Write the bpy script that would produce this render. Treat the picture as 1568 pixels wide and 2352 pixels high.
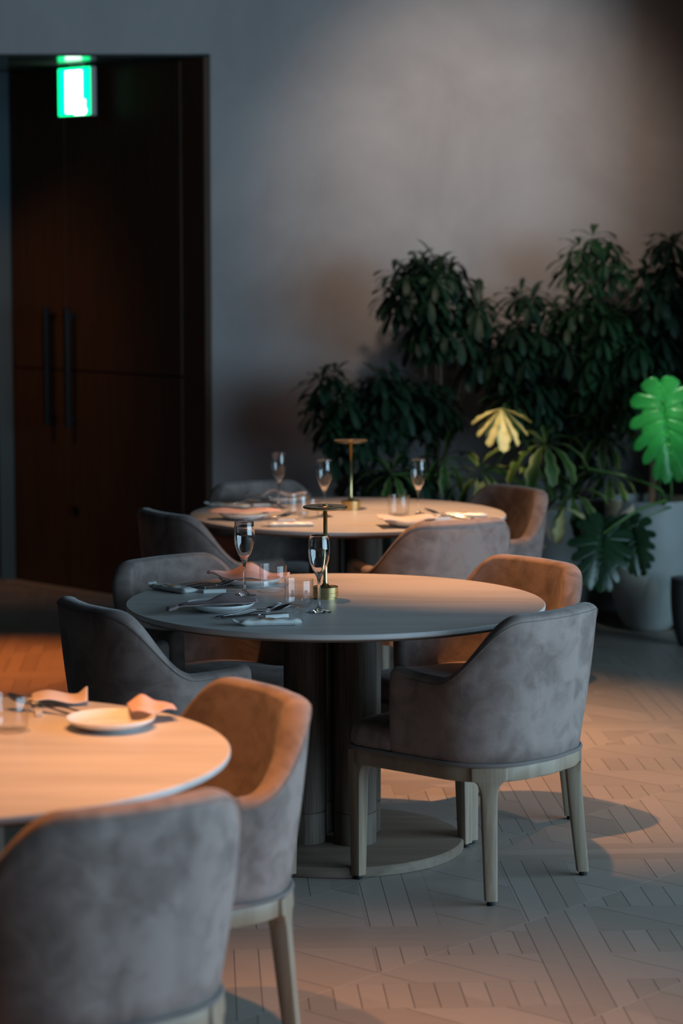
import bpy, bmesh, math, random
from mathutils import Vector, Matrix
from math import sin, cos, pi, radians, sqrt

for o in list(bpy.data.objects):
    bpy.data.objects.remove(o)
scene = bpy.context.scene
COL = scene.collection

# ------------------------------------------------------------------ camera
cam_d = bpy.data.cameras.new('camera')
cam = bpy.data.objects.new('camera', cam_d); COL.objects.link(cam)
cam.location = (0, 0, 1.744)
cam.rotation_euler = (radians(90 - 6.31), 0, 0)
cam_d.sensor_fit = 'VERTICAL'; cam_d.sensor_height = 36.0; cam_d.sensor_width = 24.0
cam_d.lens = 85.0
cam_d.dof.use_dof = True
cam_d.dof.focus_distance = 6.86
cam_d.dof.aperture_fstop = 2.6
cam_d.dof.aperture_blades = 0
cam_d.clip_start = 0.1; cam_d.clip_end = 60
scene.camera = cam

# ------------------------------------------------------------------ world, exposure
world = bpy.data.worlds.new('world'); scene.world = world
world.use_nodes = True
bg = world.node_tree.nodes['Background']
bg.inputs['Color'].default_value = (0.30, 0.50, 0.70, 1)
bg.inputs['Strength'].default_value = 0.02
vs = scene.view_settings
vs.view_transform = 'Standard'; vs.look = 'None'; vs.exposure = 1.36; vs.gamma = 1.0
vs.use_curve_mapping = False

# ------------------------------------------------------------------ lights
def area(name, loc, rot, sx, sy, power, color):
    d = bpy.data.lights.new(name, 'AREA'); d.shape = 'RECTANGLE'; d.size = sx; d.size_y = sy
    d.energy = power; d.color = color
    o = bpy.data.objects.new(name, d); COL.objects.link(o); o.location = loc; o.rotation_euler = rot
    return o
def spot(name, loc, target, power, half_deg, color, blend=1.0, radius=0.03):
    d = bpy.data.lights.new(name, 'SPOT'); d.energy = power; d.color = color
    d.spot_size = radians(2 * half_deg); d.spot_blend = blend; d.shadow_soft_size = radius
    o = bpy.data.objects.new(name, d); COL.objects.link(o); o.location = loc
    v = Vector(target) - Vector(loc)
    o.rotation_euler = v.to_track_quat('-Z', 'Y').to_euler()
    return o
WARM = (1.0, 0.43, 0.155)
SOFTWARM = (1.0, 0.60, 0.38)
DAY = (0.43, 0.67, 0.86)
# daylight through the window band in the right-hand wall
area('window_daylight', (5.3, 3.7, 1.65), (0, radians(90), 0), 2.7, 7.4, 270, DAY)
# ceiling downlights over tables, floor, wall and plants; the last is an added leaf spot
spot('downlight_middle', (-0.05, 7.45, 3.2), (0.47, 7.68, 0.7), 160, 23.5, WARM)
spot('downlight_back', (0.12, 9.10, 3.2), (0.27, 8.97, 0.7), 165, 21, (1.0, 0.52, 0.25))
spot('downlight_front', (-0.72, 4.95, 3.2), (-0.50, 4.50, 0.7), 118, 30, (1.0, 0.385, 0.115))
spot('downlight_entrance', (-1.35, 9.9, 3.3), (-1.45, 9.9, 0.0), 210, 16, (1.0, 0.26, 0.05))
spot('downlight_door', (-2.3, 10.6, 3.2), (-1.75, 12.3, 1.0), 22, 24, WARM, radius=0.2)
spot('downlight_aisle', (1.50, 8.2, 3.3), (1.40, 8.1, 0.0), 75, 27, SOFTWARM)
spot('downlight_foreground', (0.05, 4.8, 3.3), (0.05, 4.95, 0.0), 100, 24, WARM)
spot('downlight_wall', (0.50, 9.2, 3.35), (0.63, 11.49, 2.08), 75, 26, (1.0, 0.76, 0.62), radius=0.12)
spot('downlight_plants', (0.55, 9.4, 3.3), (0.715, 10.68, 0.97), 170, 4.2, (1.0, 0.72, 0.45), radius=0.02)
spot('leaf_fill_monstera', (1.35, 9.5, 3.3), (1.42, 10.6, 1.02), 150, 4.8, (0.95, 1.0, 0.75), radius=0.02)  # added narrow spot that brightens a single monstera leaf

# ------------------------------------------------------------------ node helpers
class E:
    """tiny wrapper to write shader maths as expressions"""
    nt = None
    def __init__(s, sock): s.s = sock
    @staticmethod
    def m(op, *a, clamp=False):
        n = E.nt.nodes.new('ShaderNodeMath'); n.operation = op; n.use_clamp = clamp
        for i, x in enumerate(a):
            if isinstance(x, E): E.nt.links.new(x.s, n.inputs[i])
            else: n.inputs[i].default_value = x
        return E(n.outputs[0])
    def __add__(s, o): return E.m('ADD', s, o)
    __radd__ = __add__
    def __sub__(s, o): return E.m('SUBTRACT', s, o)
    def __rsub__(s, o): return E.m('SUBTRACT', o, s)
    def __mul__(s, o): return E.m('MULTIPLY', s, o)
    __rmul__ = __mul__
    def __truediv__(s, o): return E.m('DIVIDE', s, o)
    def floor(s): return E.m('FLOOR', s)
    def fract(s): return E.m('FRACT', s)
    def lt(s, o): return E.m('LESS_THAN', s, o)
    def gt(s, o): return E.m('GREATER_THAN', s, o)
def mixf(f, a, b): return a + f * (b - a)

def new_mat(name):
    m = bpy.data.materials.new(name); m.use_nodes = True
    nt = m.node_tree
    b = nt.nodes['Principled BSDF']
    return m, nt, b
def mat(name, color, rough=0.5, metal=0.0, spec=0.5, trans=0.0, ior=1.45, sheen=0.0, emis=None, estr=0.0, coat=0.0,
        noise=None, bump=None, aniso=0.0):
    """noise=(scale, amount, stretch) colour mottling; bump=(scale, strength, dist)"""
    m, nt, b = new_mat(name)
    b.inputs['Base Color'].default_value = (*color, 1)
    b.inputs['Roughness'].default_value = rough
    b.inputs['Metallic'].default_value = metal
    b.inputs['Specular IOR Level'].default_value = spec
    b.inputs['Transmission Weight'].default_value = trans
    b.inputs['IOR'].default_value = ior
    b.inputs['Sheen Weight'].default_value = sheen
    b.inputs['Sheen Roughness'].default_value = 0.4
    b.inputs['Coat Weight'].default_value = coat
    b.inputs['Anisotropic'].default_value = aniso
    if emis:
        b.inputs['Emission Color'].default_value = (*emis, 1); b.inputs['Emission Strength'].default_value = estr
    tc = nt.nodes.new('ShaderNodeTexCoord')
    if noise:
        sc, amt, st = noise
        mp = nt.nodes.new('ShaderNodeMapping'); mp.inputs['Scale'].default_value = st
        nt.links.new(tc.outputs['Object'], mp.inputs['Vector'])
        n = nt.nodes.new('ShaderNodeTexNoise'); n.inputs['Scale'].default_value = sc
        n.inputs['Detail'].default_value = 5; n.inputs['Roughness'].default_value = 0.6
        nt.links.new(mp.outputs[0], n.inputs['Vector'])
        r = nt.nodes.new('ShaderNodeValToRGB')
        lo = tuple(max(0, c * (1 - amt)) for c in color); hi = tuple(min(1, c * (1 + amt)) for c in color)
        r.color_ramp.elements[0].position = 0.3; r.color_ramp.elements[0].color = (*lo, 1)
        r.color_ramp.elements[1].position = 0.7; r.color_ramp.elements[1].color = (*hi, 1)
        nt.links.new(n.outputs['Fac'], r.inputs['Fac']); nt.links.new(r.outputs['Color'], b.inputs['Base Color'])
    if bump:
        sc, strg, dist = bump
        n2 = nt.nodes.new('ShaderNodeTexNoise'); n2.inputs['Scale'].default_value = sc; n2.inputs['Detail'].default_value = 4
        nt.links.new(tc.outputs['Object'], n2.inputs['Vector'])
        bp = nt.nodes.new('ShaderNodeBump'); bp.inputs['Strength'].default_value = strg; bp.inputs['Distance'].default_value = dist
        nt.links.new(n2.outputs['Fac'], bp.inputs['Height']); nt.links.new(bp.outputs[0], b.inputs['Normal'])
    return m

def suede():
    m, nt, b = new_mat('suede_upholstery')
    tc = nt.nodes.new('ShaderNodeTexCoord')
    info = nt.nodes.new('ShaderNodeObjectInfo')
    add = nt.nodes.new('ShaderNodeVectorMath'); add.operation = 'ADD'
    nt.links.new(tc.outputs['Object'], add.inputs[0]); nt.links.new(info.outputs['Location'], add.inputs[1])
    n0 = nt.nodes.new('ShaderNodeTexNoise'); n0.inputs['Scale'].default_value = 6; n0.inputs['Detail'].default_value = 6
    n0.inputs['Distortion'].default_value = 0.8
    n1 = nt.nodes.new('ShaderNodeTexNoise'); n1.inputs['Scale'].default_value = 17; n1.inputs['Detail'].default_value = 5
    n1.inputs['Distortion'].default_value = 0.9
    n2 = nt.nodes.new('ShaderNodeTexNoise'); n2.inputs['Scale'].default_value = 420; n2.inputs['Detail'].default_value = 2
    for n in (n0, n1, n2): nt.links.new(add.outputs[0], n.inputs['Vector'])
    mx = nt.nodes.new('ShaderNodeMix'); mx.data_type = 'FLOAT'; mx.inputs[0].default_value = 0.45
    nt.links.new(n0.outputs['Fac'], mx.inputs[2]); nt.links.new(n1.outputs['Fac'], mx.inputs[3])
    r = nt.nodes.new('ShaderNodeValToRGB')
    r.color_ramp.elements[0].position = 0.40; r.color_ramp.elements[0].color = (0.170, 0.132, 0.119, 1)
    r.color_ramp.elements[1].position = 0.57; r.color_ramp.elements[1].color = (0.275, 0.218, 0.198, 1)
    nt.links.new(mx.outputs[0], r.inputs['Fac']); nt.links.new(r.outputs['Color'], b.inputs['Base Color'])
    b.inputs['Roughness'].default_value = 0.9; b.inputs['Specular IOR Level'].default_value = 0.15
    b.inputs['Sheen Weight'].default_value = 0.25; b.inputs['Sheen Roughness'].default_value = 0.35
    bp = nt.nodes.new('ShaderNodeBump'); bp.inputs['Strength'].default_value = 0.25; bp.inputs['Distance'].default_value = 0.002
    nt.links.new(n2.outputs['Fac'], bp.inputs['Height'])
    bp2 = nt.nodes.new('ShaderNodeBump'); bp2.inputs['Strength'].default_value = 0.25; bp2.inputs['Distance'].default_value = 0.02
    nt.links.new(n0.outputs['Fac'], bp2.inputs['Height']); nt.links.new(bp.outputs[0], bp2.inputs['Normal'])
    nt.links.new(bp2.outputs[0], b.inputs['Normal'])
    return m

def wood(name, c1, c2, axis=2, rough=0.5, fine=90):
    m, nt, b = new_mat(name)
    tc = nt.nodes.new('ShaderNodeTexCoord'); mp = nt.nodes.new('ShaderNodeMapping')
    s = [fine, fine, fine]; s[axis] = fine * 0.035
    mp.inputs['Scale'].default_value = s
    nt.links.new(tc.outputs['Object'], mp.inputs['Vector'])
    n = nt.nodes.new('ShaderNodeTexNoise'); n.inputs['Scale'].default_value = 1; n.inputs['Detail'].default_value = 5
    n.inputs['Distortion'].default_value = 0.5
    nt.links.new(mp.outputs[0], n.inputs['Vector'])
    r = nt.nodes.new('ShaderNodeValToRGB')
    r.color_ramp.elements[0].position = 0.33; r.color_ramp.elements[0].color = (*c1, 1)
    r.color_ramp.elements[1].position = 0.62; r.color_ramp.elements[1].color = (*c2, 1)
    nt.links.new(n.outputs['Fac'], r.inputs['Fac']); nt.links.new(r.outputs['Color'], b.inputs['Base Color'])
    b.inputs['Roughness'].default_value = rough; b.inputs['Specular IOR Level'].default_value = 0.4
    bp = nt.nodes.new('ShaderNodeBump'); bp.inputs['Strength'].default_value = 0.15; bp.inputs['Distance'].default_value = 0.001
    nt.links.new(n.outputs['Fac'], bp.inputs['Height']); nt.links.new(bp.outputs[0], b.inputs['Normal'])
    return m

def tabletop_mat():
    m, nt, b = new_mat('travertine_tabletop')
    tc = nt.nodes.new('ShaderNodeTexCoord'); mp = nt.nodes.new('ShaderNodeMapping')
    mp.inputs['Rotation'].default_value = (0, 0, radians(-28)); mp.inputs['Scale'].default_value = (1.3, 9, 9)
    nt.links.new(tc.outputs['Object'], mp.inputs['Vector'])
    n = nt.nodes.new('ShaderNodeTexNoise'); n.inputs['Scale'].default_value = 1.0; n.inputs['Detail'].default_value = 7
    n.inputs['Roughness'].default_value = 0.62; n.inputs['Distortion'].default_value = 0.5
    nt.links.new(mp.outputs[0], n.inputs['Vector'])
    r = nt.nodes.new('ShaderNodeValToRGB')
    r.color_ramp.elements[0].position = 0.30; r.color_ramp.elements[0].color = (0.44, 0.425, 0.418, 1)
    r.color_ramp.elements[1].position = 0.60; r.color_ramp.elements[1].color = (0.57, 0.55, 0.54, 1)
    nt.links.new(n.outputs['Fac'], r.inputs['Fac']); nt.links.new(r.outputs['Color'], b.inputs['Base Color'])
    b.inputs['Roughness'].default_value = 0.42; b.inputs['Specular IOR Level'].default_value = 0.45
    return m

def plaster(name, c1, c2):
    m, nt, b = new_mat(name)
    tc = nt.nodes.new('ShaderNodeTexCoord')
    n0 = nt.nodes.new('ShaderNodeTexNoise'); n0.inputs['Scale'].default_value = 1.6; n0.inputs['Detail'].default_value = 6
    n0.inputs['Roughness'].default_value = 0.6; n0.inputs['Distortion'].default_value = 0.7
    n1 = nt.nodes.new('ShaderNodeTexNoise'); n1.inputs['Scale'].default_value = 45; n1.inputs['Detail'].default_value = 4
    for n in (n0, n1): nt.links.new(tc.outputs['Object'], n.inputs['Vector'])
    r = nt.nodes.new('ShaderNodeValToRGB')
    r.color_ramp.elements[0].position = 0.32; r.color_ramp.elements[0].color = (*c1, 1)
    r.color_ramp.elements[1].position = 0.68; r.color_ramp.elements[1].color = (*c2, 1)
    nt.links.new(n0.outputs['Fac'], r.inputs['Fac']); nt.links.new(r.outputs['Color'], b.inputs['Base Color'])
    b.inputs['Roughness'].default_value = 0.85; b.inputs['Specular IOR Level'].default_value = 0.25
    bp = nt.nodes.new('ShaderNodeBump'); bp.inputs['Strength'].default_value = 0.2; bp.inputs['Distance'].default_value = 0.004
    nt.links.new(n1.outputs['Fac'], bp.inputs['Height']); nt.links.new(bp.outputs[0], b.inputs['Normal'])
    return m

def parquet():
    """oak parquet in columns of diagonal blocks; every plank gets its own tone, joints are dark lines"""
    m, nt, b = new_mat('pattern_oak_parquet')
    E.nt = nt
    tc = nt.nodes.new('ShaderNodeTexCoord')
    sep = nt.nodes.new('ShaderNodeSeparateXYZ'); nt.links.new(tc.outputs['Object'], sep.inputs[0])
    x = E(sep.outputs[0]); y = E(sep.outputs[1])
    a = radians(3.3)
    X = x * cos(a) + y * sin(a)            # near horizontal axis
    Y = y * cos(a) - x * sin(a)
    r2 = sqrt(0.5)
    S = (X + Y) * r2                       # along the columns
    T = (X - Y) * r2                       # across
    L = 0.585; P = L * sqrt(2.0); w = 0.0605
    T0 = T + (-3.703 * -1.0) + L * 20      # column boundary passes through the photographed joint
    col = (T0 / L).floor()
    tin = T0 - col * L
    par = E.m('MODULO', col, 2.0)
    # band coordinate: steep (along Y) in even columns, level (along X) in odd ones
    A = mixf(par, X, Y) + 40 * P + col * 0.083
    B = mixf(par, Y, X) + 40 * P
    k = (A / P).floor()
    ai = A - k * P                         # 0..P inside the period
    g = 0.0021
    # long planks
    isl = ai.lt(3 * w)
    li = (ai / w).floor()
    ljd = ai - li * w
    lj = ljd.lt(g)
    lid = li * 7.3 + k * 13.1 + col * 3.7
    # block beside them: short cross planks (w wide strips across), and square-on planks
    bi = B - (B / (P * 0.5)).floor() * (P * 0.5)
    bk = (B / (P * 0.5)).floor()
    iss = bi.lt(0.19)                     # stripes of short planks
    si = (bi / 0.0) if False else ((S / 0.165).floor())
    sd = S - (S / 0.165).floor() * 0.165
    # region 1: joints across (run square to the columns)
    rj1 = sd.lt(g)
    # region 2: short planks parallel to the long ones
    ki = ((ai - 3 * w) / w).floor()
    kb = ((bi - 0.19) / w).floor()
    ki = mixf(par, ki, kb)
    kd = mixf(par, ai - 3 * w, bi - 0.19) - ki * w
    rj2 = kd.lt(g)
    border = bi.lt(g * 0.6)
    border2 = E.m('ABSOLUTE', bi - 0.19).lt(g * 0.4)
    rj = mixf(iss, rj1, rj2)
    bj = E.m('MAXIMUM', rj, E.m('MAXIMUM', border, border2) * 0.45)
    rid = mixf(iss, si * 5.1 + bk * 2.3, ki * 3.1 + bk * 9.7 + 50) + col * 1.9
    joint = mixf(isl, bj, lj * (1.0 - par * 0.75))
    cj = E.m('MAXIMUM', tin.lt(g), (L - tin).lt(g * 0.1))
    pid = mixf(isl, rid, lid)
    wn = nt.nodes.new('ShaderNodeTexWhiteNoise'); wn.noise_dimensions = '1D'
    nt.links.new(pid.s, wn.inputs['W'])
    tone = E(wn.outputs['Value'])
    # grain
    mp = nt.nodes.new('ShaderNodeMapping'); mp.inputs['Scale'].default_value = (14, 120, 1)
    nt.links.new(tc.outputs['Object'], mp.inputs['Vector'])
    n = nt.nodes.new('ShaderNodeTexNoise'); n.inputs['Scale'].default_value = 1.0; n.inputs['Detail'].default_value = 4
    nt.links.new(mp.outputs[0], n.inputs['Vector'])
    n3 = nt.nodes.new('ShaderNodeTexNoise'); n3.inputs['Scale'].default_value = 3.0
    nt.links.new(tc.outputs['Object'], n3.inputs['Vector'])
    v = (tone - 0.5) * 0.16 + (E(n.outputs['Fac']) - 0.5) * 0.22 + (E(n3.outputs['Fac']) - 0.5) * 0.15 + 0.5
    r = nt.nodes.new('ShaderNodeValToRGB')
    r.color_ramp.elements[0].position = 0.0; r.color_ramp.elements[0].color = (0.19, 0.157, 0.133, 1)
    r.color_ramp.elements[1].position = 1.0; r.color_ramp.elements[1].color = (0.43, 0.375, 0.335, 1)
    nt.links.new(v.s, r.inputs['Fac'])
    mx = nt.nodes.new('ShaderNodeMix'); mx.data_type = 'RGBA'
    nt.links.new((joint * 0.9).s, mx.inputs[0]); nt.links.new(r.outputs['Color'], mx.inputs[6])
    mx.inputs[7].default_value = (0.03, 0.026, 0.022, 1)
    mx2 = nt.nodes.new('ShaderNodeMix'); mx2.data_type = 'RGBA'
    nt.links.new((cj * 0.6).s, mx2.inputs[0]); nt.links.new(mx.outputs[2], mx2.inputs[6])
    mx2.inputs[7].default_value = (0.50, 0.46, 0.42, 1)
    nt.links.new(mx2.outputs[2], b.inputs['Base Color'])
    rr = (tone - 0.5) * 0.16 + 0.44
    nt.links.new(rr.s, b.inputs['Roughness'])
    b.inputs['Specular IOR Level'].default_value = 0.45
    bp = nt.nodes.new('ShaderNodeBump'); bp.inputs['Strength'].default_value = 0.4; bp.inputs['Distance'].default_value = 0.001
    h = 1.0 - E.m('MAXIMUM', joint, cj)
    nt.links.new(h.s, bp.inputs['Height']); nt.links.new(bp.outputs[0], b.inputs['Normal'])
    return m

def leaf_mat(name, c1, c2, edge=None, rough=0.48, scale=9, translucent=0.0):
    m, nt, b = new_mat(name)
    tc = nt.nodes.new('ShaderNodeTexCoord')
    n = nt.nodes.new('ShaderNodeTexNoise'); n.inputs['Scale'].default_value = scale; n.inputs['Detail'].default_value = 3
    nt.links.new(tc.outputs['Object'], n.inputs['Vector'])
    r = nt.nodes.new('ShaderNodeValToRGB')
    r.color_ramp.elements[0].position = 0.35; r.color_ramp.elements[0].color = (*c1, 1)
    r.color_ramp.elements[1].position = 0.65; r.color_ramp.elements[1].color = (*c2, 1)
    nt.links.new(n.outputs['Fac'], r.inputs['Fac'])
    out = r.outputs['Color']
    if edge:
        at = nt.nodes.new('ShaderNodeAttribute'); at.attribute_name = 'rim'
        mx = nt.nodes.new('ShaderNodeMix'); mx.data_type = 'RGBA'
        pw = nt.nodes.new('ShaderNodeMath'); pw.operation = 'POWER'; pw.inputs[1].default_value = 4.0
        nt.links.new(at.outputs['Fac'], pw.inputs[0]); nt.links.new(pw.outputs[0], mx.inputs[0]); nt.links.new(out, mx.inputs[6]); mx.inputs[7].default_value = (*edge, 1)
        out = mx.outputs[2]
    nt.links.new(out, b.inputs['Base Color'])
    b.inputs['Roughness'].default_value = rough; b.inputs['Specular IOR Level'].default_value = 0.35
    b.inputs['Subsurface Weight'].default_value = 0.0
    if translucent:
        b.inputs['Transmission Weight'].default_value = 0.0
    return m

M = {}
M['suede'] = suede()
M['piping'] = mat('suede_piping', (0.17, 0.14, 0.13), 0.9, spec=0.15, sheen=0.3)
M['thread'] = mat('stitch_thread', (0.15, 0.13, 0.125), 0.9)
M['ash'] = wood('limed_ash_wood', (0.22, 0.162, 0.112), (0.30, 0.232, 0.168), 2, 0.5)
M['ash_rail'] = wood('limed_ash_rail', (0.22, 0.162, 0.112), (0.29, 0.225, 0.163), 2, 0.5, 25)
M['glide'] = mat('black_rubber', (0.012, 0.012, 0.013), 0.6)
M['top'] = tabletop_mat()
M['column'] = wood('brown_oak_column', (0.065, 0.048, 0.036), (0.135, 0.102, 0.078), 2, 0.62, 160)
M['tbase'] = wood('brown_oak_base', (0.155, 0.113, 0.082), (0.20, 0.15, 0.112), 0, 0.5, 40)
M['groove'] = mat('dark_groove', (0.01, 0.009, 0.008), 0.9)
M['brass'] = mat('brushed_brass', (0.62, 0.47, 0.22), 0.28, 1.0, aniso=0.5)
M['brass_dark'] = mat('aged_brass_disc', (0.40, 0.31, 0.16), 0.30, 1.0, aniso=0.5)
M['glass'] = mat('clear_glass', (1, 1, 1), 0.0, trans=1.0, ior=1.45)
def thin_glass():
    m, nt, b = new_mat('clear_tumbler_glass')
    nt.nodes.remove(b)
    out = [n for n in nt.nodes if n.type == 'OUTPUT_MATERIAL'][0]
    t = nt.nodes.new('ShaderNodeBsdfTransparent'); g = nt.nodes.new('ShaderNodeBsdfGlossy'); g.inputs['Roughness'].default_value = 0.0
    t.inputs['Color'].default_value = (0.985, 0.985, 0.985, 1)
    lw = nt.nodes.new('ShaderNodeLayerWeight'); lw.inputs['Blend'].default_value = 0.5
    E.nt = nt
    fr = E.m('POWER', E(lw.outputs['Facing']), 4.0) * 0.85 + 0.045
    mx = nt.nodes.new('ShaderNodeMixShader')
    nt.links.new(fr.s, mx.inputs[0]); nt.links.new(t.outputs[0], mx.inputs[1]); nt.links.new(g.outputs[0], mx.inputs[2])
    nt.links.new(mx.outputs[0], out.inputs['Surface'])
    return m
M['glass_thin'] = thin_glass()
M['steel'] = mat('polished_steel', (0.42, 0.42, 0.43), 0.12, 1.0)
M['porcelain'] = mat('white_porcelain', (0.78, 0.80, 0.80), 0.18, coat=0.4)
M['porcelain_rim'] = mat('brown_rim_glaze', (0.10, 0.05, 0.04), 0.3)
M['towel'] = mat('packet_paper', (0.72, 0.74, 0.72), 0.3, coat=0.3, noise=(35, 0.12, (1, 1, 1)), bump=(60, 0.5, 0.002))
M['packet_print'] = mat('orange_print', (0.62, 0.32, 0.16), 0.4)
M['mauve'] = mat('mauve_leather_napkin', (0.29, 0.21, 0.215), 0.55, bump=(200, 0.2, 0.001), noise=(12, 0.15, (1, 1, 1)))
M['pink'] = mat('pink_linen_napkin', (0.66, 0.44, 0.41), 0.8, bump=(300, 0.2, 0.001), noise=(20, 0.12, (1, 1, 1)))
M['cream'] = mat('cream_linen_napkin', (0.72, 0.60, 0.54), 0.8, bump=(300, 0.2, 0.001))
M['floor'] = parquet()
M['plaster'] = plaster('grey_lime_plaster', (0.33, 0.32, 0.318), (0.41, 0.40, 0.395))
M['ceiling'] = plaster('ceiling_paint', (0.05, 0.05, 0.05), (0.07, 0.07, 0.07))
M['darkwall'] = plaster('dark_plaster', (0.02, 0.02, 0.02), (0.035, 0.033, 0.032))
M['door'] = wood('dark_walnut_veneer', (0.052, 0.030, 0.018), (0.078, 0.045, 0.026), 2, 0.45, 70)
M['doorgap'] = mat('door_gap', (0.006, 0.005, 0.005), 0.8)
M['black'] = mat('black_metal', (0.010, 0.012, 0.014), 0.4, 0.3)
M['trim'] = mat('blue_daylit_trim', (0.075, 0.125, 0.15), 0.6)  # blue of the window light on the post is put into its colour
M['entrance'] = plaster('brown_plaster', (0.07, 0.05, 0.04), (0.10, 0.072, 0.055))
M['soffit'] = mat('glossy_soffit', (0.05, 0.055, 0.055), 0.16)
M['door_light'] = mat('underdoor_light_strip', (0.55, 0.50, 0.46), 0.45, 0.3)  # pale colour for the light coming under the doors
M['pot'] = mat('pale_grey_pot', (0.34, 0.365, 0.35), 0.55, noise=(7, 0.08, (1, 1, 1)), bump=(80, 0.15, 0.002))
M['darkpot'] = mat('charcoal_pot', (0.05, 0.05, 0.055), 0.6)
M['soil'] = mat('bark_soil', (0.035, 0.022, 0.015), 0.95, noise=(60, 0.5, (1, 1, 1)), bump=(70, 1.0, 0.02))
M['bark'] = mat('brown_bark', (0.11, 0.07, 0.045), 0.85, noise=(30, 0.3, (1, 1, .3)), bump=(40, 0.6, 0.005))
M['stem'] = mat('green_stem', (0.07, 0.16, 0.035), 0.45)
M['schef'] = leaf_mat('umbrella_leaf', (0.006, 0.022, 0.011), (0.013, 0.040, 0.017))
M['schef2'] = leaf_mat('umbrella_leaf_light', (0.012, 0.042, 0.015), (0.022, 0.064, 0.022))
M['fatsia'] = leaf_mat('variegated_leaf', (0.022, 0.060, 0.014), (0.045, 0.10, 0.02), edge=(0.30, 0.34, 0.12))
M['fatsia_cream'] = leaf_mat('cream_leaf', (0.55, 0.50, 0.22), (0.70, 0.62, 0.32), edge=(0.30, 0.36, 0.10), scale=25)
M['monstera'] = leaf_mat('monstera_leaf', (0.012, 0.14, 0.028), (0.020, 0.21, 0.045), rough=0.28)  # brighter green copy: light on the lit leaf put into its colour
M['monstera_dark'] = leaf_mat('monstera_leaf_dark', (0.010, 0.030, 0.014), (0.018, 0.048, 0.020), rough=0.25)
M['exit_green'] = mat('exit_green', (0.0, 0.3, 0.12), 0.4, emis=(0.0, 0.85, 0.24), estr=1.3)
M['exit_white'] = mat('exit_white', (0.8, 0.9, 0.85), 0.4, emis=(0.85, 1.0, 0.95), estr=2.2)
M['exit_pale'] = mat('exit_pale_green', (0.2, 0.6, 0.4), 0.4, emis=(0.30, 0.95, 0.62), estr=1.25)
M['exit_case'] = mat('exit_housing', (0.45, 0.45, 0.47), 0.5)
M['mullion'] = mat('window_frame_metal', (0.03, 0.03, 0.035), 0.5)

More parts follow.
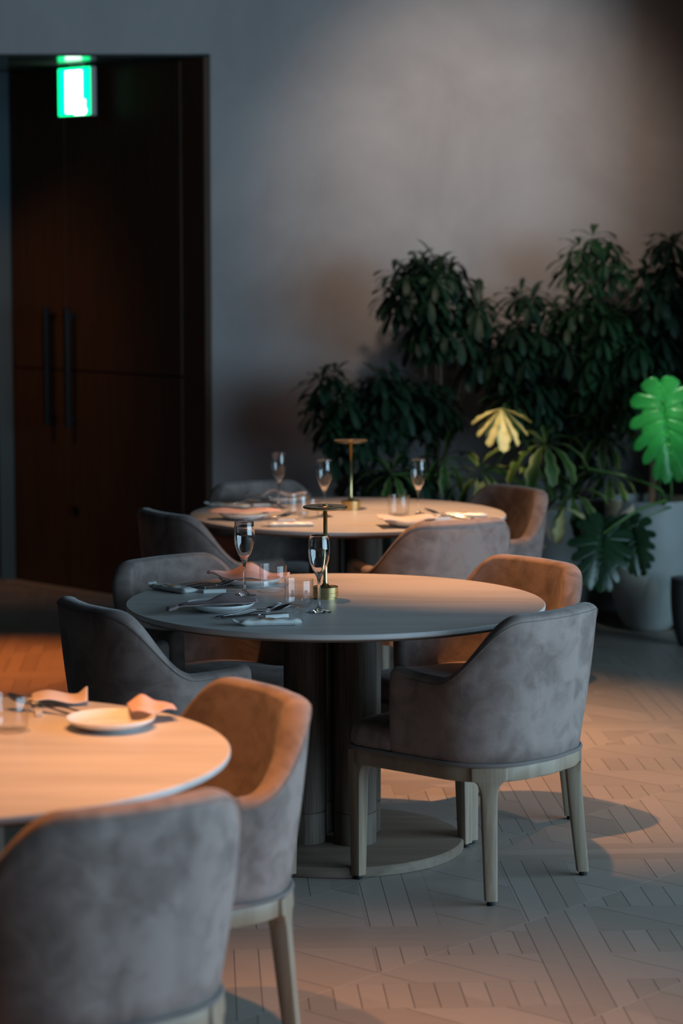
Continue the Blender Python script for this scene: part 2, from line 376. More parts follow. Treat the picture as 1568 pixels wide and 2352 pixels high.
# ------------------------------------------------------------------ mesh helpers
class MB:
    def __init__(s): s.v = []; s.f = []; s.rim = {}
    def add(s, verts, faces, mtx=None):
        o = len(s.v)
        for p in verts:
            p = Vector(p)
            if mtx is not None: p = mtx @ p
            s.v.append(p)
        s.f += [tuple(i + o for i in f) for f in faces]
        return o
    def box(s, lo, hi, mtx=None):
        x0, y0, z0 = lo; x1, y1, z1 = hi
        s.add([(x0, y0, z0), (x1, y0, z0), (x1, y1, z0), (x0, y1, z0), (x0, y0, z1), (x1, y0, z1), (x1, y1, z1), (x0, y1, z1)],
              [(0, 3, 2, 1), (4, 5, 6, 7), (0, 1, 5, 4), (1, 2, 6, 5), (2, 3, 7, 6), (3, 0, 4, 7)], mtx)
    def loft(s, rings, closed_path=False, caps=True, mtx=None):
        n = len(rings[0]); vs_ = [p for r in rings for p in r]; fs = []
        m = len(rings)
        for i in range(m if closed_path else m - 1):
            j = (i + 1) % m
            for k in range(n):
                k2 = (k + 1) % n
                fs.append((i * n + k, i * n + k2, j * n + k2, j * n + k))
        if caps and not closed_path:
            fs.append(tuple(reversed(range(n)))); fs.append(tuple((m - 1) * n + k for k in range(n)))
        s.add(vs_, fs, mtx)
    def lathe(s, prof, seg=48, mtx=None, close=False):
        """prof: list of (r,z); r==0 ends become poles"""
        rings = []; vs_ = []; fs = []; idx = []
        for r, z in prof:
            if r < 1e-6: idx.append([len(vs_)]); vs_.append((0, 0, z))
            else:
                idx.append(list(range(len(vs_), len(vs_) + seg)))
                vs_ += [(r * cos(2 * pi * k / seg), r * sin(2 * pi * k / seg), z) for k in range(seg)]
        pairs = list(zip(idx[:-1], idx[1:]))
        if close: pairs.append((idx[-1], idx[0]))
        for a, b in pairs:
            for k in range(seg):
                k2 = (k + 1) % seg
                if len(a) == 1 and len(b) == 1: continue
                if len(a) == 1: fs.append((a[0], b[k2], b[k]))
                elif len(b) == 1: fs.append((a[k], a[k2], b[0]))
                else: fs.append((a[k], a[k2], b[k2], b[k]))
        s.add(vs_, fs, mtx)
    def tube(s, pts, rad, seg=8, closed=False, mtx=None):
        pts = [Vector(p) for p in pts]; n = len(pts)
        rads = rad if isinstance(rad, (list, tuple)) else [rad] * n
        rings = []; up = Vector((0, 0, 1)); prev = None
        for i in range(n):
            if closed: t = pts[(i + 1) % n] - pts[i - 1]
            else: t = pts[min(i + 1, n - 1)] - pts[max(i - 1, 0)]
            t.normalize()
            if prev is None:
                a = up if abs(t.z) < 0.9 else Vector((1, 0, 0))
                u = t.cross(a).normalized()
            else:
                u = (prev - t * prev.dot(t)).normalized()
            prev = u; w = t.cross(u)
            rings.append([pts[i] + (u * cos(2 * pi * k / seg) + w * sin(2 * pi * k / seg)) * rads[i] for k in range(seg)])
        s.loft(rings, closed_path=closed, caps=not closed, mtx=mtx)
    def grid(s, fn, nu, nv, mtx=None):
        vs_ = [fn(i / nu, j / nv) for j in range(nv + 1) for i in range(nu + 1)]
        fs = [(j * (nu + 1) + i, j * (nu + 1) + i + 1, (j + 1) * (nu + 1) + i + 1, (j + 1) * (nu + 1) + i) for j in range(nv) for i in range(nu)]
        s.add(vs_, fs, mtx)
    def build(s, name, m, parent=None, smooth=True, bevel=0, seg=2, sharp=40, solid=0, subsurf=0, fixn=True):
        me = bpy.data.meshes.new(name)
        me.from_pydata([tuple(p) for p in s.v], [], s.f)
        me.validate()
        if fixn:
            bm = bmesh.new(); bm.from_mesh(me); bmesh.ops.recalc_face_normals(bm, faces=bm.faces); bm.to_mesh(me); bm.free()
        if smooth:
            me.shade_smooth()
            if sharp:
                me.set_sharp_from_angle(angle=radians(sharp))
        me.materials.append(m)
        o = bpy.data.objects.new(name, me); COL.objects.link(o)
        if s.rim:
            at = me.attributes.new('rim', 'FLOAT', 'POINT')
            for k, val in s.rim.items(): at.data[k].value = val
        if parent is not None: o.parent = parent
        if bevel:
            b = o.modifiers.new('bevel', 'BEVEL'); b.width = bevel; b.segments = seg; b.limit_method = 'ANGLE'; b.angle_limit = radians(35)
        if subsurf:
            sb = o.modifiers.new('subsurf', 'SUBSURF'); sb.levels = subsurf; sb.render_levels = subsurf
        if solid:
            sd = o.modifiers.new('solid', 'SOLIDIFY'); sd.thickness = solid; sd.offset = 0
        return o

def tag(o, label=None, cat=None, group=None, kind=None):
    if label: o['label'] = label
    if cat: o['category'] = cat
    if group: o['group'] = group
    if kind: o['kind'] = kind
    return o
def thing(name, loc=(0, 0, 0), rz=0.0, label=None, cat=None, group=None):
    o = bpy.data.objects.new(name, None); COL.objects.link(o)
    o.empty_display_size = 0.1
    o.location = loc; o.rotation_euler = (0, 0, rz)
    return tag(o, label, cat, group)
def children(o): return [c for c in bpy.data.objects if c.parent == o]
def copy_tree(o, parent=None):
    c = o.copy(); COL.objects.link(c); c.parent = parent
    for ch in children(o): copy_tree(ch, c)
    return c
def dup(proto, used, loc, rz, label, group=None):
    if not used: o = proto; used.append(1)
    else:
        o = copy_tree(proto)
    o.location = loc; o.rotation_euler = (0, 0, rz)
    o['label'] = label
    if group: o['group'] = group
    return o
def structure(mb, name, m, **k):
    o = mb.build(name, m, smooth=k.pop('smooth', False), **k); o['kind'] = 'structure'; return o
def sstep(a, b, x):
    t = min(1, max(0, (x - a) / (b - a))); return t * t * (3 - 2 * t)

# ================================================================== ROOM
YW = 11.49                    # face of the plastered back wall
HZ = 2.62                     # underside of the header over the doors
CZ = 3.4
XC = -0.615                   # corner where the door recess starts
XR = 1.655                    # dark return wall on the right
m = MB(); m.box((-3.6, -2.5, -0.08), (5.4, 13.2, 0.0)); structure(m, 'floor', M['floor'])
m = MB(); m.box((-3.6, -2.5, CZ), (5.4, 13.2, CZ + 0.1)); structure(m, 'ceiling', M['ceiling'])
# back wall: one solid with the splayed recess cut out of its left side
m = MB()
m.add([(XC, YW, 0), (XR + 0.2, YW, 0), (XR + 0.2, 13.2, 0), (-2.3, 13.2, 0),
       (XC, YW, CZ), (XR + 0.2, YW, CZ), (XR + 0.2, 13.2, CZ), (-2.3, 13.2, CZ)],
      [(0, 1, 5, 4), (1, 2, 6, 5), (2, 3, 7, 6), (3, 0, 4, 7), (4, 5, 6, 7), (0, 3, 2, 1)])
structure(m, 'wall_back', M['plaster'])
m = MB(); m.box((-3.6, YW, HZ + 0.012), (XC, 13.2, CZ)); structure(m, 'wall_header', M['plaster'])
# glossy soffit panel of the recess
m = MB()
m.add([(-3.4, YW + 0.01, HZ), (XC - 0.012, YW + 0.01, HZ), (-2.3, 13.19, HZ), (-3.4, 13.19, HZ),
       (-3.4, YW + 0.01, HZ + 0.012), (XC - 0.012, YW + 0.01, HZ + 0.012), (-2.3, 13.19, HZ + 0.012), (-3.4, 13.19, HZ + 0.012)],
      [(0, 1, 2, 3), (7, 6, 5, 4), (0, 4, 5, 1), (1, 5, 6, 2), (2, 6, 7, 3), (3, 7, 4, 0)])
structure(m, 'trim_3', M['soffit'])
m = MB(); m.box((-3.6, 12.62, 0), (-1.80, 13.2, HZ)); structure(m, 'wall_entrance', M['entrance'])
m = MB(); m.box((-3.7, -2.5, 0), (-3.6, 13.2, CZ)); structure(m, 'wall_left', M['darkwall'])
m = MB(); m.box((-3.6, -2.6, 0), (5.4, -2.5, CZ)); structure(m, 'wall_rear', M['darkwall'])
m = MB(); m.box((XR, 10.75, 0), (XR + 0.2, YW, CZ)); structure(m, 'wall_right', M['darkwall'])
m = MB(); m.box((XR + 0.2, 10.9, 0), (5.5, 11.1, CZ)); structure(m, 'wall_corner', M['darkwall'])
# window side: sill, lintel, piers and vertical mullions of one long window
m = MB()
m.box((5.4, -2.5, 0), (5.5, 10.9, 0.30)); m.box((5.4, -2.5, 3.0), (5.5, 10.9, CZ))
m.box((5.4, -2.5, 0.3), (5.5, -1.0, 3.0)); m.box((5.4, 7.4, 0.3), (5.5, 10.9, 3.0))
structure(m, 'wall_window_side', M['darkwall'])
wf = MB()
for i in range(11):
    yy = -1.0 + 0.84 * i
    wf.box((5.20, yy - 0.035, 0.3), (5.26, yy + 0.035, 3.0))
wf.box((5.20, -1.0, 0.3), (5.26, 7.4, 0.36)); wf.box((5.20, -1.0, 2.94), (5.26, 7.4, 3.0))
structure(wf, 'window_1', M['mullion'])
# doors: parent-and-child pair standing at 45 degrees in the recess
DD = Vector((-0.704, 0.710, 0)).normalized()
DN = Vector((-0.710, -0.704, 0)).normalized()      # out of the door towards the room
door_mtx = Matrix.Translation((XC, YW, 0)) @ Matrix(((DD.x, DN.x, 0, 0), (DD.y, DN.y, 0, 0), (0, 0, 1, 0), (0, 0, 0, 1)))
def door(name, s0, s1):
    r = thing(name); r['kind'] = 'structure'
    mb = MB()
    mb.box((s0, 0.012, 1.118), (s1, 0.045, HZ - 0.012), door_mtx)
    o = mb.build('upper_panel', M['door'], r, smooth=False, bevel=0.002)
    mb = MB(); mb.box((s0, 0.012, 0.012), (s1, 0.045, 1.110), door_mtx)
    mb.build('lower_panel', M['door'], r, smooth=False, bevel=0.002)
    mb = MB(); mb.box((s0 + 0.002, 0.004, 0.012), (s1 - 0.002, 0.014, HZ - 0.012), door_mtx)
    mb.build('core', M['doorgap'], r, smooth=False)
    return r
def pull(r, s):
    mb = MB()
    mb.box((s - 0.013, 0.085, 0.83), (s + 0.013, 0.111, 1.43), door_mtx)
    mb.box((s - 0.010, 0.044, 0.86), (s + 0.010, 0.086, 0.885), door_mtx)
    mb.box((s - 0.010, 0.044, 1.375), (s + 0.010, 0.086, 1.40), door_mtx)
    mb.build('door_handle', M['black'], r, smooth=False, bevel=0.003)
d1 = door('door_1', 0.165, 1.040); pull(d1, 0.975)
mb = MB(); mb.lathe([(0, 0), (0.022, 0), (0.022, 0.012), (0.008, 0.014), (0, 0.014)], 24,
                    door_mtx @ Matrix.Translation((0.985, 0.045, 0.41)) @ Matrix.Rotation(radians(-90), 4, 'X'))
mb.build('lock', M['black'], d1)
d2 = door('door_2', 1.046, 1.56); pull(d2, 1.145)
m = MB(); m.box((0.0, 0.0, 0.0), (0.16, 0.040, HZ - 0.004), door_mtx); structure(m, 'trim_1', M['door'])
m = MB(); m.box((0.17, 0.02, 0.0), (1.56, 0.10, 0.006), door_mtx); structure(m, 'trim_2', M['door_light'])  # added pale strip standing in for light under the doors
m = MB(); m.box((-1.775, 12.50, 0.0), (-1.700, 12.60, HZ - 0.002)); structure(m, 'trim_4', M['trim'])

# exit sign hanging under the soffit, parallel with the doors
ex = thing('exit_sign', label='glowing green and white emergency exit sign hanging over the dark double doors', cat='sign')
EM = Matrix.Translation((-1.305, 11.98, 2.50)) @ Matrix(((-DD.x, DN.x, 0, 0), (-DD.y, DN.y, 0, 0), (0, 0, 1, 0), (0, 0, 0, 1)))
# local x to the right, y out to the room, z up; panel 0.24 wide and high
mb = MB(); mb.box((-0.125, -0.035, -0.13), (0.125, 0.0, 0.105), EM); mb.box((-0.05, -0.028, 0.105), (0.05, -0.006, 0.121), EM)
mb.build('housing', M['exit_case'], ex, smooth=False, bevel=0.003)
mb = MB(); mb.box((-0.122, 0.0, -0.127), (0.122, 0.004, 0.102), EM); mb.build('green_panel', M['exit_green'], ex, smooth=False)
mb = MB(); mb.box((-0.062, 0.004, -0.115), (0.062, 0.006, 0.088), EM)
mb.add([(0.062, 0.005, -0.05), (0.088, 0.005, -0.055), (0.085, 0.005, -0.085), (0.062, 0.005, -0.08)], [(0, 1, 2, 3)], EM)
mb.add([(0.0, 0.0055, -0.125), (0.06, 0.0055, -0.05), (0.098, 0.0055, -0.105), (0.085, 0.0055, -0.125)], [(0, 1, 2, 3)], EM)
mb.build('white_doorway', M['exit_white'], ex, smooth=False)
mb = MB()   # running figure
def limb(a, b, r0, r1):
    pa = Vector((a[0], 0.007, a[1])); pb = Vector((b[0], 0.007, b[1])); d = (pb - pa).normalized(); nn = Vector((-d.z, 0, d.x))
    mb.add([pa + nn * r0, pb + nn * r1, pb - nn * r1, pa - nn * r0], [(0, 1, 2, 3)], EM)
mb.lathe([(0, 0), (0.010, 0)], 14, EM @ Matrix.Translation((-0.022, 0.0072, 0.045)) @ Matrix.Rotation(radians(-90), 4, 'X'))
limb((-0.015, 0.03), (0.005, -0.015), 0.007, 0.006)
limb((-0.012, 0.022), (-0.045, 0.008), 0.0022, 0.0016); limb((-0.045, 0.008), (-0.058, 0.0), 0.0018, 0.0014)
limb((0.000, 0.020), (0.022, -0.010), 0.002, 0.0016)
limb((0.004, -0.012), (0.030, -0.045), 0.003, 0.002); limb((0.03, -0.045), (0.055, -0.045), 0.002, 0.0016)
limb((0.002, -0.012), (-0.018, -0.055), 0.003, 0.002); limb((-0.018, -0.055), (-0.030, -0.085), 0.002, 0.0016)
mb.build('running_figure', M['exit_pale'], ex, smooth=False)

# ================================================================== TABLES
def make_table():
    r = thing('dining_table')
    tz = 0.72; R = 0.604
    mb = MB()
    mb.lathe([(0, tz - 0.016), (R - 0.006, tz - 0.016), (R - 0.001, tz - 0.0125), (R, tz - 0.010), (R, tz - 0.0025), (R - 0.0025, tz), (0, tz)], 160)
    mb.build('tabletop', M['top'], r, sharp=30)
    mb = MB()
    mb.lathe([(0, tz - 0.040), (R - 0.13, tz - 0.040), (R - 0.02, tz - 0.0235), (R - 0.006, tz - 0.0165), (0, tz - 0.0165)], 160)
    mb.build('under_panel', M['tbase'], r, sharp=30)
    mb = MB()
    mb.lathe([(0, 0), (0.370, 0), (0.3735, 0.003), (0.3735, 0.024), (0.369, 0.0295), (0.362, 0.031), (0, 0.031)], 128)
    mb.build('base_plate', M['tbase'], r, sharp=30)
    for cx, cy in ((-0.088, -0.06), (0.056, -0.075), (0.071, 0.068), (-0.062, 0.083)):
        T = Matrix.Translation((cx, cy, 0))
        mb = MB()
        mb.lathe([(0, 0.0315), (0.0605, 0.0315), (0.0615, 0.034), (0.0615, 0.120), (0.0605, 0.1215), (0.057, 0.122), (0.057, 0.124),
                  (0.0605, 0.1245), (0.0615, 0.127), (0.0615, 0.679), (0, 0.679)], 48, T)
        mb.build('column', M['column'], r, sharp=30)
    return r
TABLES = [((-0.017, 6.91, 0), 'round dining table in focus, nearest set table with brass lamp, four-column pedestal showing'),
          ((0.025, 9.21, 0), 'round dining table farthest back, before the plants, with brass lamp'),
          ((-0.83, 4.83, 0), 'round dining table cut by the left edge of the photo, with white plate')]
tp = make_table(); tag(tp, cat='table'); used = []
for loc, lab in TABLES: dup(tp, used, loc, 0.0, lab, 'round dining tables')

# ================================================================== CHAIRS
ZR = 0.372
def rail_outline(n=96, off=0.0):
    """closed rounded outline, +y front; starts at front middle going to +x"""
    hw_f, hw_b, f, b = 0.257 + off, 0.250 + off, 0.262 + off, 0.255 + off
    rf, rb = 0.055, 0.180 + off
    pts = []
    def arc(cx, cy, r, a0, a1, k):
        for i in range(k + 1):
            a = a0 + (a1 - a0) * i / k
            pts.append(Vector((cx + r * cos(a), cy + r * sin(a), 0)))
    pts.append(Vector((0, f + 0.006, 0)))
    pts.append(Vector((hw_f * 0.5, f + 0.004, 0)))
    arc(hw_f - rf, f - rf, rf, pi / 2, 0, 8)
    for i in range(1, 8):
        t = i / 8; pts.append(Vector((hw_f + (hw_b - hw_f) * t, (f - rf) + (-(b - rb) - (f - rf)) * t, 0)))
    arc(hw_b - rb, -(b - rb), rb, 0, -pi / 2, 16)
    for i in range(1, 4): pts.append(Vector(((hw_b - rb) * (1 - i / 4), -b - 0.008 * sin(pi / 2 * i / 4), 0)))
    pts.append(Vector((0, -b - 0.008, 0)))
    left = [Vector((-p.x, p.y, 0)) for p in reversed(pts[1:-1])]
    return pts + left
def resample(path, n, closed=False):
    P_ = list(path) + ([path[0]] if closed else [])
    L = [0]
    for a, b in zip(P_[:-1], P_[1:]): L.append(L[-1] + (b - a).length)
    out = []; k = n if closed else n - 1
    for i in range(n):
        d = L[-1] * i / k; j = 0
        while j < len(L) - 2 and L[j + 1] < d: j += 1
        t = (d - L[j]) / max(1e-9, L[j + 1] - L[j]); out.append(P_[j].lerp(P_[j + 1], t))
    return out
def normals2d(path, closed=False):
    n = len(path); out = []
    for i in range(n):
        if closed: t = path[(i + 1) % n] - path[i - 1]
        else: t = path[min(i + 1, n - 1)] - path[max(i - 1, 0)]
        t.normalize(); out.append(Vector((-t.y, t.x, 0)))
    return out
ARM_F = 0.085
def make_chair():
    r = thing('dining_chair')
    tag(r, cat='chair')
    full = rail_outline()
    # shell path: from right arm front, round the back, to the left arm front
    hi = [p for p in full if p.x >= 0]
    right = [p for p in full[:full.index(min(full, key=lambda q: q.y)) + 1] if p.y <= ARM_F]
    right = [Vector((right[0].x, ARM_F, 0))] + right
    path = right + [Vector((-p.x, p.y, 0)) for p in reversed(right[:-1])]
    path = resample(path, 89)
    nrm = normals2d(path)
    cen = Vector((0, 0, 0))
    nrm = [(-q if q.dot(p - Vector((0, 0.3, 0))) < 0 else q) for p, q in zip(path, nrm)]
    rings = []; seam = []
    N = len(path)
    arc = [0.0]
    for a_, b_ in zip(path[:-1], path[1:]): arc.append(arc[-1] + (b_ - a_).length)
    def top_z(p, i):
        l = min(arc[i], arc[-1] - arc[i])
        tt = min(1, max(0, (l - 0.145) / 0.240)); z = 0.602 + 0.176 * tt ** 3 * (tt * (tt * 6 - 15) + 10) + 0.004 * sstep(0.12, 0.0, l)
        z += 0.006 * sstep(0.02, 0.085, p.y)
        return z
    def station(p, q, zt, th, rise=1.0, tip=0.0):
        lean_t = 0.038 * sstep(-0.05, 0.25, -p.y) + 0.008
        H_ = zt - ZR
        ring = []
        outer = []; inner = []
        for k in range(9):
            t = k / 8
            z = ZR + (H_ - 0.014) * t
            bulge = 0.008 * sin(pi * min(1, t * 1.0))
            o_ = lean_t * t ** 1.3 + bulge
            outer.append(p + q * (o_ - tip) + Vector((0, 0, z)))
            thk = th * (1.0 - 0.05 * t)
            inner.append(p + q * (o_ - thk + tip - 0.012 * (1 - t)) + Vector((0, 0, z)))
        o_t = lean_t; c = p + q * (o_t - th * 0.5); rr = max(0.002, th * 0.475 - tip)
        topp = []
        for k in range(1, 8):
            a = pi * k / 8
            topp.append(c + q * (rr * cos(a)) + Vector((0, 0, zt - 0.014 + 0.014 * sin(a))))
        return outer + topp + list(reversed(inner)), p + q * (o_t + 0.0015) + Vector((0, 0, zt - 0.016))
    fwd = Vector((0, 1, 0))
    for i, (p, q) in enumerate(zip(path, nrm)):
        th = 0.052 + 0.008 * sstep(0.0, 0.25, -p.y)
        zt = top_z(p, i)
        ring, sm = station(p, q, zt, th)
        seam.append(sm)
        if i == 0 or i == N - 1:
            # rounded nose of the arm
            cap = []
            for d, tip, dz in ((0.018, 0.022, 0.030), (0.016, 0.012, 0.015), (0.011, 0.005, 0.005), (0.005, 0.001, 0.001)):
                rg, _ = station(p + fwd * d, q, zt - dz, th, tip=tip); cap.append(rg)
            if i == 0: rings += cap + [ring]
            else: rings += [ring] + list(reversed(cap))
        else: rings.append(ring)
    mb = MB(); mb.loft(rings); mb.build('backrest', M['suede'], r, sharp=0)
    mb = MB(); mb.tube(seam[4:-4], 0.0009, 6); mb.build('seam', M['thread'], r)
    # seat cushion
    out = resample(full, 120, True); nr = normals2d(out, True)
    rings = []
    for z, ins in ((ZR + 0.004, 0.004), (ZR + 0.012, -0.001), (ZR + 0.030, -0.003), (ZR + 0.050, 0.000), (ZR + 0.064, 0.008), (ZR + 0.073, 0.024), (ZR + 0.079, 0.060), (ZR + 0.086, 0.13), (ZR + 0.088, 0.2)):
        ring = []
        for p in out:
            side = sstep(0.10, 0.07, p.y) * 0.028
            d = p.normalized(); L_ = p.length
            ring.append(d * (L_ - ins - side) + Vector((0, 0, z)))
        rings.append(ring)
    mb = MB(); mb.loft(rings); mb.build('seat', M['suede'], r, sharp=0)
    # piping
    mb = MB()
    pp = [p + (p.normalized() * 0.004) + Vector((0, 0, ZR + 0.001)) for p in out]
    mb.tube(pp, 0.0055, 8, closed=True); mb.build('piping', M['piping'], r)
    # wooden rail
    rings = []
    for p in out:
        d = p.normalized()
        prof = [(0.0005, ZR - 0.003), (0.002, ZR - 0.006), (0.001, ZR - 0.040), (-0.002, ZR - 0.044), (-0.030, ZR - 0.044), (-0.030, ZR - 0.003)]
        rings.append([p + d * a + Vector((0, 0, z)) for a, z in prof])
    mb = MB(); mb.loft(rings, closed_path=True); mb.build('seat_rail', M['ash_rail'], r, sharp=35)
    # legs
    def leg(topx, topy, fx, fy, ang, front=0):
        """flared head under the rail, tapering to a black glide"""
        ca, sa = cos(ang), sin(ang)      # tangent direction
        T = Vector((ca, sa, 0)); Rr = Vector((-sa, ca, 0))
        rings = []
        H0 = ZR - 0.006
        for z in (H0, H0 - 0.034, H0 - 0.0385, H0 - 0.044, H0 - 0.052, H0 - 0.064, H0 - 0.08, 0.26, 0.2, 0.14, 0.08, 0.013):
            t = (H0 - z) / H0
            c = Vector((topx, topy, 0)).lerp(Vector((fx, fy, 0)), t ** 1.15)
            dz = H0 - z
            wt = 0.0230 - 0.0065 * t
            fl = 0.0
            if dz <= 0.0345: fl = 0.026
            elif dz < 0.08: fl = 0.026 * (1 - sqrt(max(0, 1 - ((0.08 - dz) / 0.0455) ** 2)))
            wr = 0.0220 - 0.0060 * t
            a, b_ = wt + fl, wr
            rc = 0.006
            ring = []
            for sx, sy in ((1, 1), (-1, 1), (-1, -1), (1, -1)):
                cs = [(a - rc, b_), (a - rc * .3, b_ - rc * .3), (a, b_ - rc)]
                if sx * sy < 0: cs = cs[::-1]
                for u_, v_ in cs:
                    if front:
                        u_ = u_ - fl if sx == front else u_
                        v_ = v_ + (fl if sy < 0 else 0)
                    ring.append(c + T * (sx * u_) + Rr * (sy * v_) + Vector((0, 0, z)))
            # order ring by angle
            ring.sort(key=lambda q: math.atan2((q - c).dot(Rr), (q - c).dot(T)))
            rings.append(ring)
        mb = MB(); mb.loft(rings); lg = mb.build('leg', M['ash'], r, sharp=35)
        mb = MB(); mb.lathe([(0, 0), (0.0115, 0), (0.0115, 0.004), (0.010, 0.005), (0.0115, 0.006), (0.0115, 0.0135), (0, 0.0135)], 20, Matrix.Translation((fx, fy, 0)))
        mb.build('glide', M['glide'], lg)
    for s in (-1, 1):
        leg(s * 0.2300, 0.232, s * 0.2365, 0.226, 0.0, front=s)
        leg(s * 0.186, -0.186, s * 0.208, -0.215, radians(s * 45))
    return r
chair = make_chair()
# (table index, polar angle of the chair on its table, distance of seat centre, extra turn, label)
CH = [
 (0, -41.4, 0.52, 0.0, 'taupe suede armchair in sharp focus at the right front, all legs showing'),
 (0, 40.0, 0.545, 0.0, 'suede armchair behind the focused one, orange-lit inner back, right of middle table'),
 (0, 212.0, 0.525, 0.0, 'dark-looking suede armchair left of the middle table, nearest of the left chairs'),
 (0, 133.0, 0.52, 0.0, 'suede armchair beyond the left rim of the middle table, behind the towel packet'),
 (1, -61.0, 0.55, 0.0, 'suede armchair with its back to the camera at the farthest table'),
 (1, 34.0, 0.56, 0.0, 'suede armchair beside the plants, right of the farthest table, orange-lit inside'),
 (1, 214.0, 0.55, 0.0, 'dark-looking suede armchair left of the farthest table, before the doors'),
 (1, 119.0, 0.52, 0.0, 'blurred grey suede armchair at the far left rim of the farthest table, by the wall'),
 (2, -55.0, 0.565, 0.0, 'large blurred suede armchair cut by the bottom left corner, back to camera'),
 (2, 32.0, 0.517, 0.0, 'suede armchair with glowing orange inner back at right rim of left front table'),
]
used = []
for ti, ang, dist, turn, lab in CH:
    tx, ty, _ = TABLES[ti][0]
    a = radians(ang)
    loc = (tx + dist * cos(a), ty + dist * sin(a), 0)
    dup(chair, used, loc, a + pi / 2 + radians(turn), lab, 'suede armchairs around the tables')

# ================================================================== TABLEWARE
TZ = 0.7201
def make_lamp():
    r = thing('table_lamp'); tag(r, cat='lamp')
    mb = MB()
    mb.lathe([(0, 0), (0.0345, 0), (0.0345, 0.006), (0.0375, 0.007), (0.0375, 0.0175), (0.0368, 0.018), (0.0375, 0.0185), (0.0375, 0.034), (0.0365, 0.035), (0.034, 0.0335), (0, 0.0335)], 64)
    mb.build('base', M['brass'], r, sharp=30)
    mb = MB()
    mb.lathe([(0.022, 0.0335), (0.012, 0.037), (0.0075, 0.045), (0.0060, 0.058), (0.0058, 0.262), (0, 0.262)], 24)
    mb.build('stem', M['brass'], r, sharp=0)
    mb = MB()
    mb.lathe([(0, 0.260), (0.050, 0.2605), (0.056, 0.263), (0.0600, 0.2635), (0.0645, 0.2655), (0.0650, 0.268), (0.0640, 0.270), (0.022, 0.270), (0.020, 0.2715), (0.008, 0.272), (0.007, 0.275), (0, 0.2755)], 64)
    mb.build('lamp_head', M['brass_dark'], r, sharp=30)
    return r
lp = make_lamp(); used = []
dup(lp, used, (-0.047, 6.975, TZ), 0, 'slim brass table lamp with flat disc head on the middle table', 'brass table lamps')
dup(lp, used, (0.036, 9.353, TZ), 0, 'slim brass table lamp with flat disc head on the farthest table', 'brass table lamps')

def make_flute():
    r = thing('champagne_flute'); tag(r, cat='glass')
    mb = MB()
    mb.lathe([(0, 0.0), (0.031, 0.0), (0.0345, 0.0008), (0.0345, 0.0016), (0.026, 0.0030), (0.014, 0.0065), (0.0075, 0.0125), (0.0046, 0.022), (0.0036, 0.038),
              (0.0036, 0.078), (0.0044, 0.090), (0.0068, 0.0975), (0.0070, 0.0984), (0.0, 0.0984)], 48)
    mb.build('stem', M['glass'], r, sharp=0)
    mb = MB()
    mb.lathe([(0, 0.0985), (0.0070, 0.0985), (0.0130, 0.110), (0.0195, 0.124), (0.0255, 0.140), (0.0295, 0.157), (0.0308, 0.171), (0.0305, 0.186), (0.0290, 0.203), (0.0276, 0.2165), (0.0274, 0.2173), (0.0269, 0.2173),
              (0.0267, 0.2165), (0.0281, 0.203), (0.0296, 0.186), (0.0299, 0.171), (0.0286, 0.157), (0.0245, 0.140), (0.0184, 0.124), (0.0118, 0.111), (0.0055, 0.104), (0.0, 0.1015)], 56)
    mb.build('bowl', M['glass'], r, sharp=0)
    return r
def make_tumbler():
    mb = MB()
    prof = [(0, 0.0015), (0.024, 0.0005), (0.0335, 0.0010), (0.0375, 0.0040), (0.0395, 0.0100), (0.0403, 0.0250), (0.0412, 0.0775), (0.0408, 0.0784), (0.0400, 0.0784),
            (0.0397, 0.0775), (0.0388, 0.0250), (0.0378, 0.0125), (0.0350, 0.0085), (0.028, 0.0072), (0, 0.0068)]
    mb.lathe(prof, 56)
    o = mb.build('tumbler', M['glass_thin'], None, sharp=0); tag(o, cat='glass'); return o
fl = make_flute(); used = []
for x, y, lab in ((-0.063, 6.706, 'empty champagne flute nearest the camera, in front of the middle brass lamp'),
                  (-0.285, 7.036, 'empty champagne flute left of the tumblers on the middle table'),
                  (-0.245, 9.40, 'blurred champagne flute farthest left on the farthest table'),
                  (-0.065, 9.10, 'blurred champagne flute second from left on the farthest table, beside its tumblers'),
                  (0.291, 9.11, 'blurred champagne flute right of the lamp on the farthest table')):
    dup(fl, used, (x, y, TZ), 0, lab, 'champagne flutes on the tables')
tu = make_tumbler(); used = []
for x, y, lab in ((-0.121, 6.813, 'clear water tumbler touching the brass lamp base on the middle table'),
                  (-0.203, 7.126, 'clear water tumbler behind the fork on the middle table, left of the other tumbler'),
                  (-0.125, 9.03, 'blurred tumbler near the lamp on the farthest table, right one of the pair'),
                  (-0.164, 9.16, 'blurred tumbler between flute and lamp on the farthest table, left one of the pair'),
                  (0.217, 9.13, 'blurred tumbler left of the right-hand flute on the farthest table'),
                  (-0.702, 5.035, 'blurred tumbler on the left front table, cut by the photo edge')):
    dup(tu, used, (x, y, TZ), 0, lab, 'water tumblers on the tables')

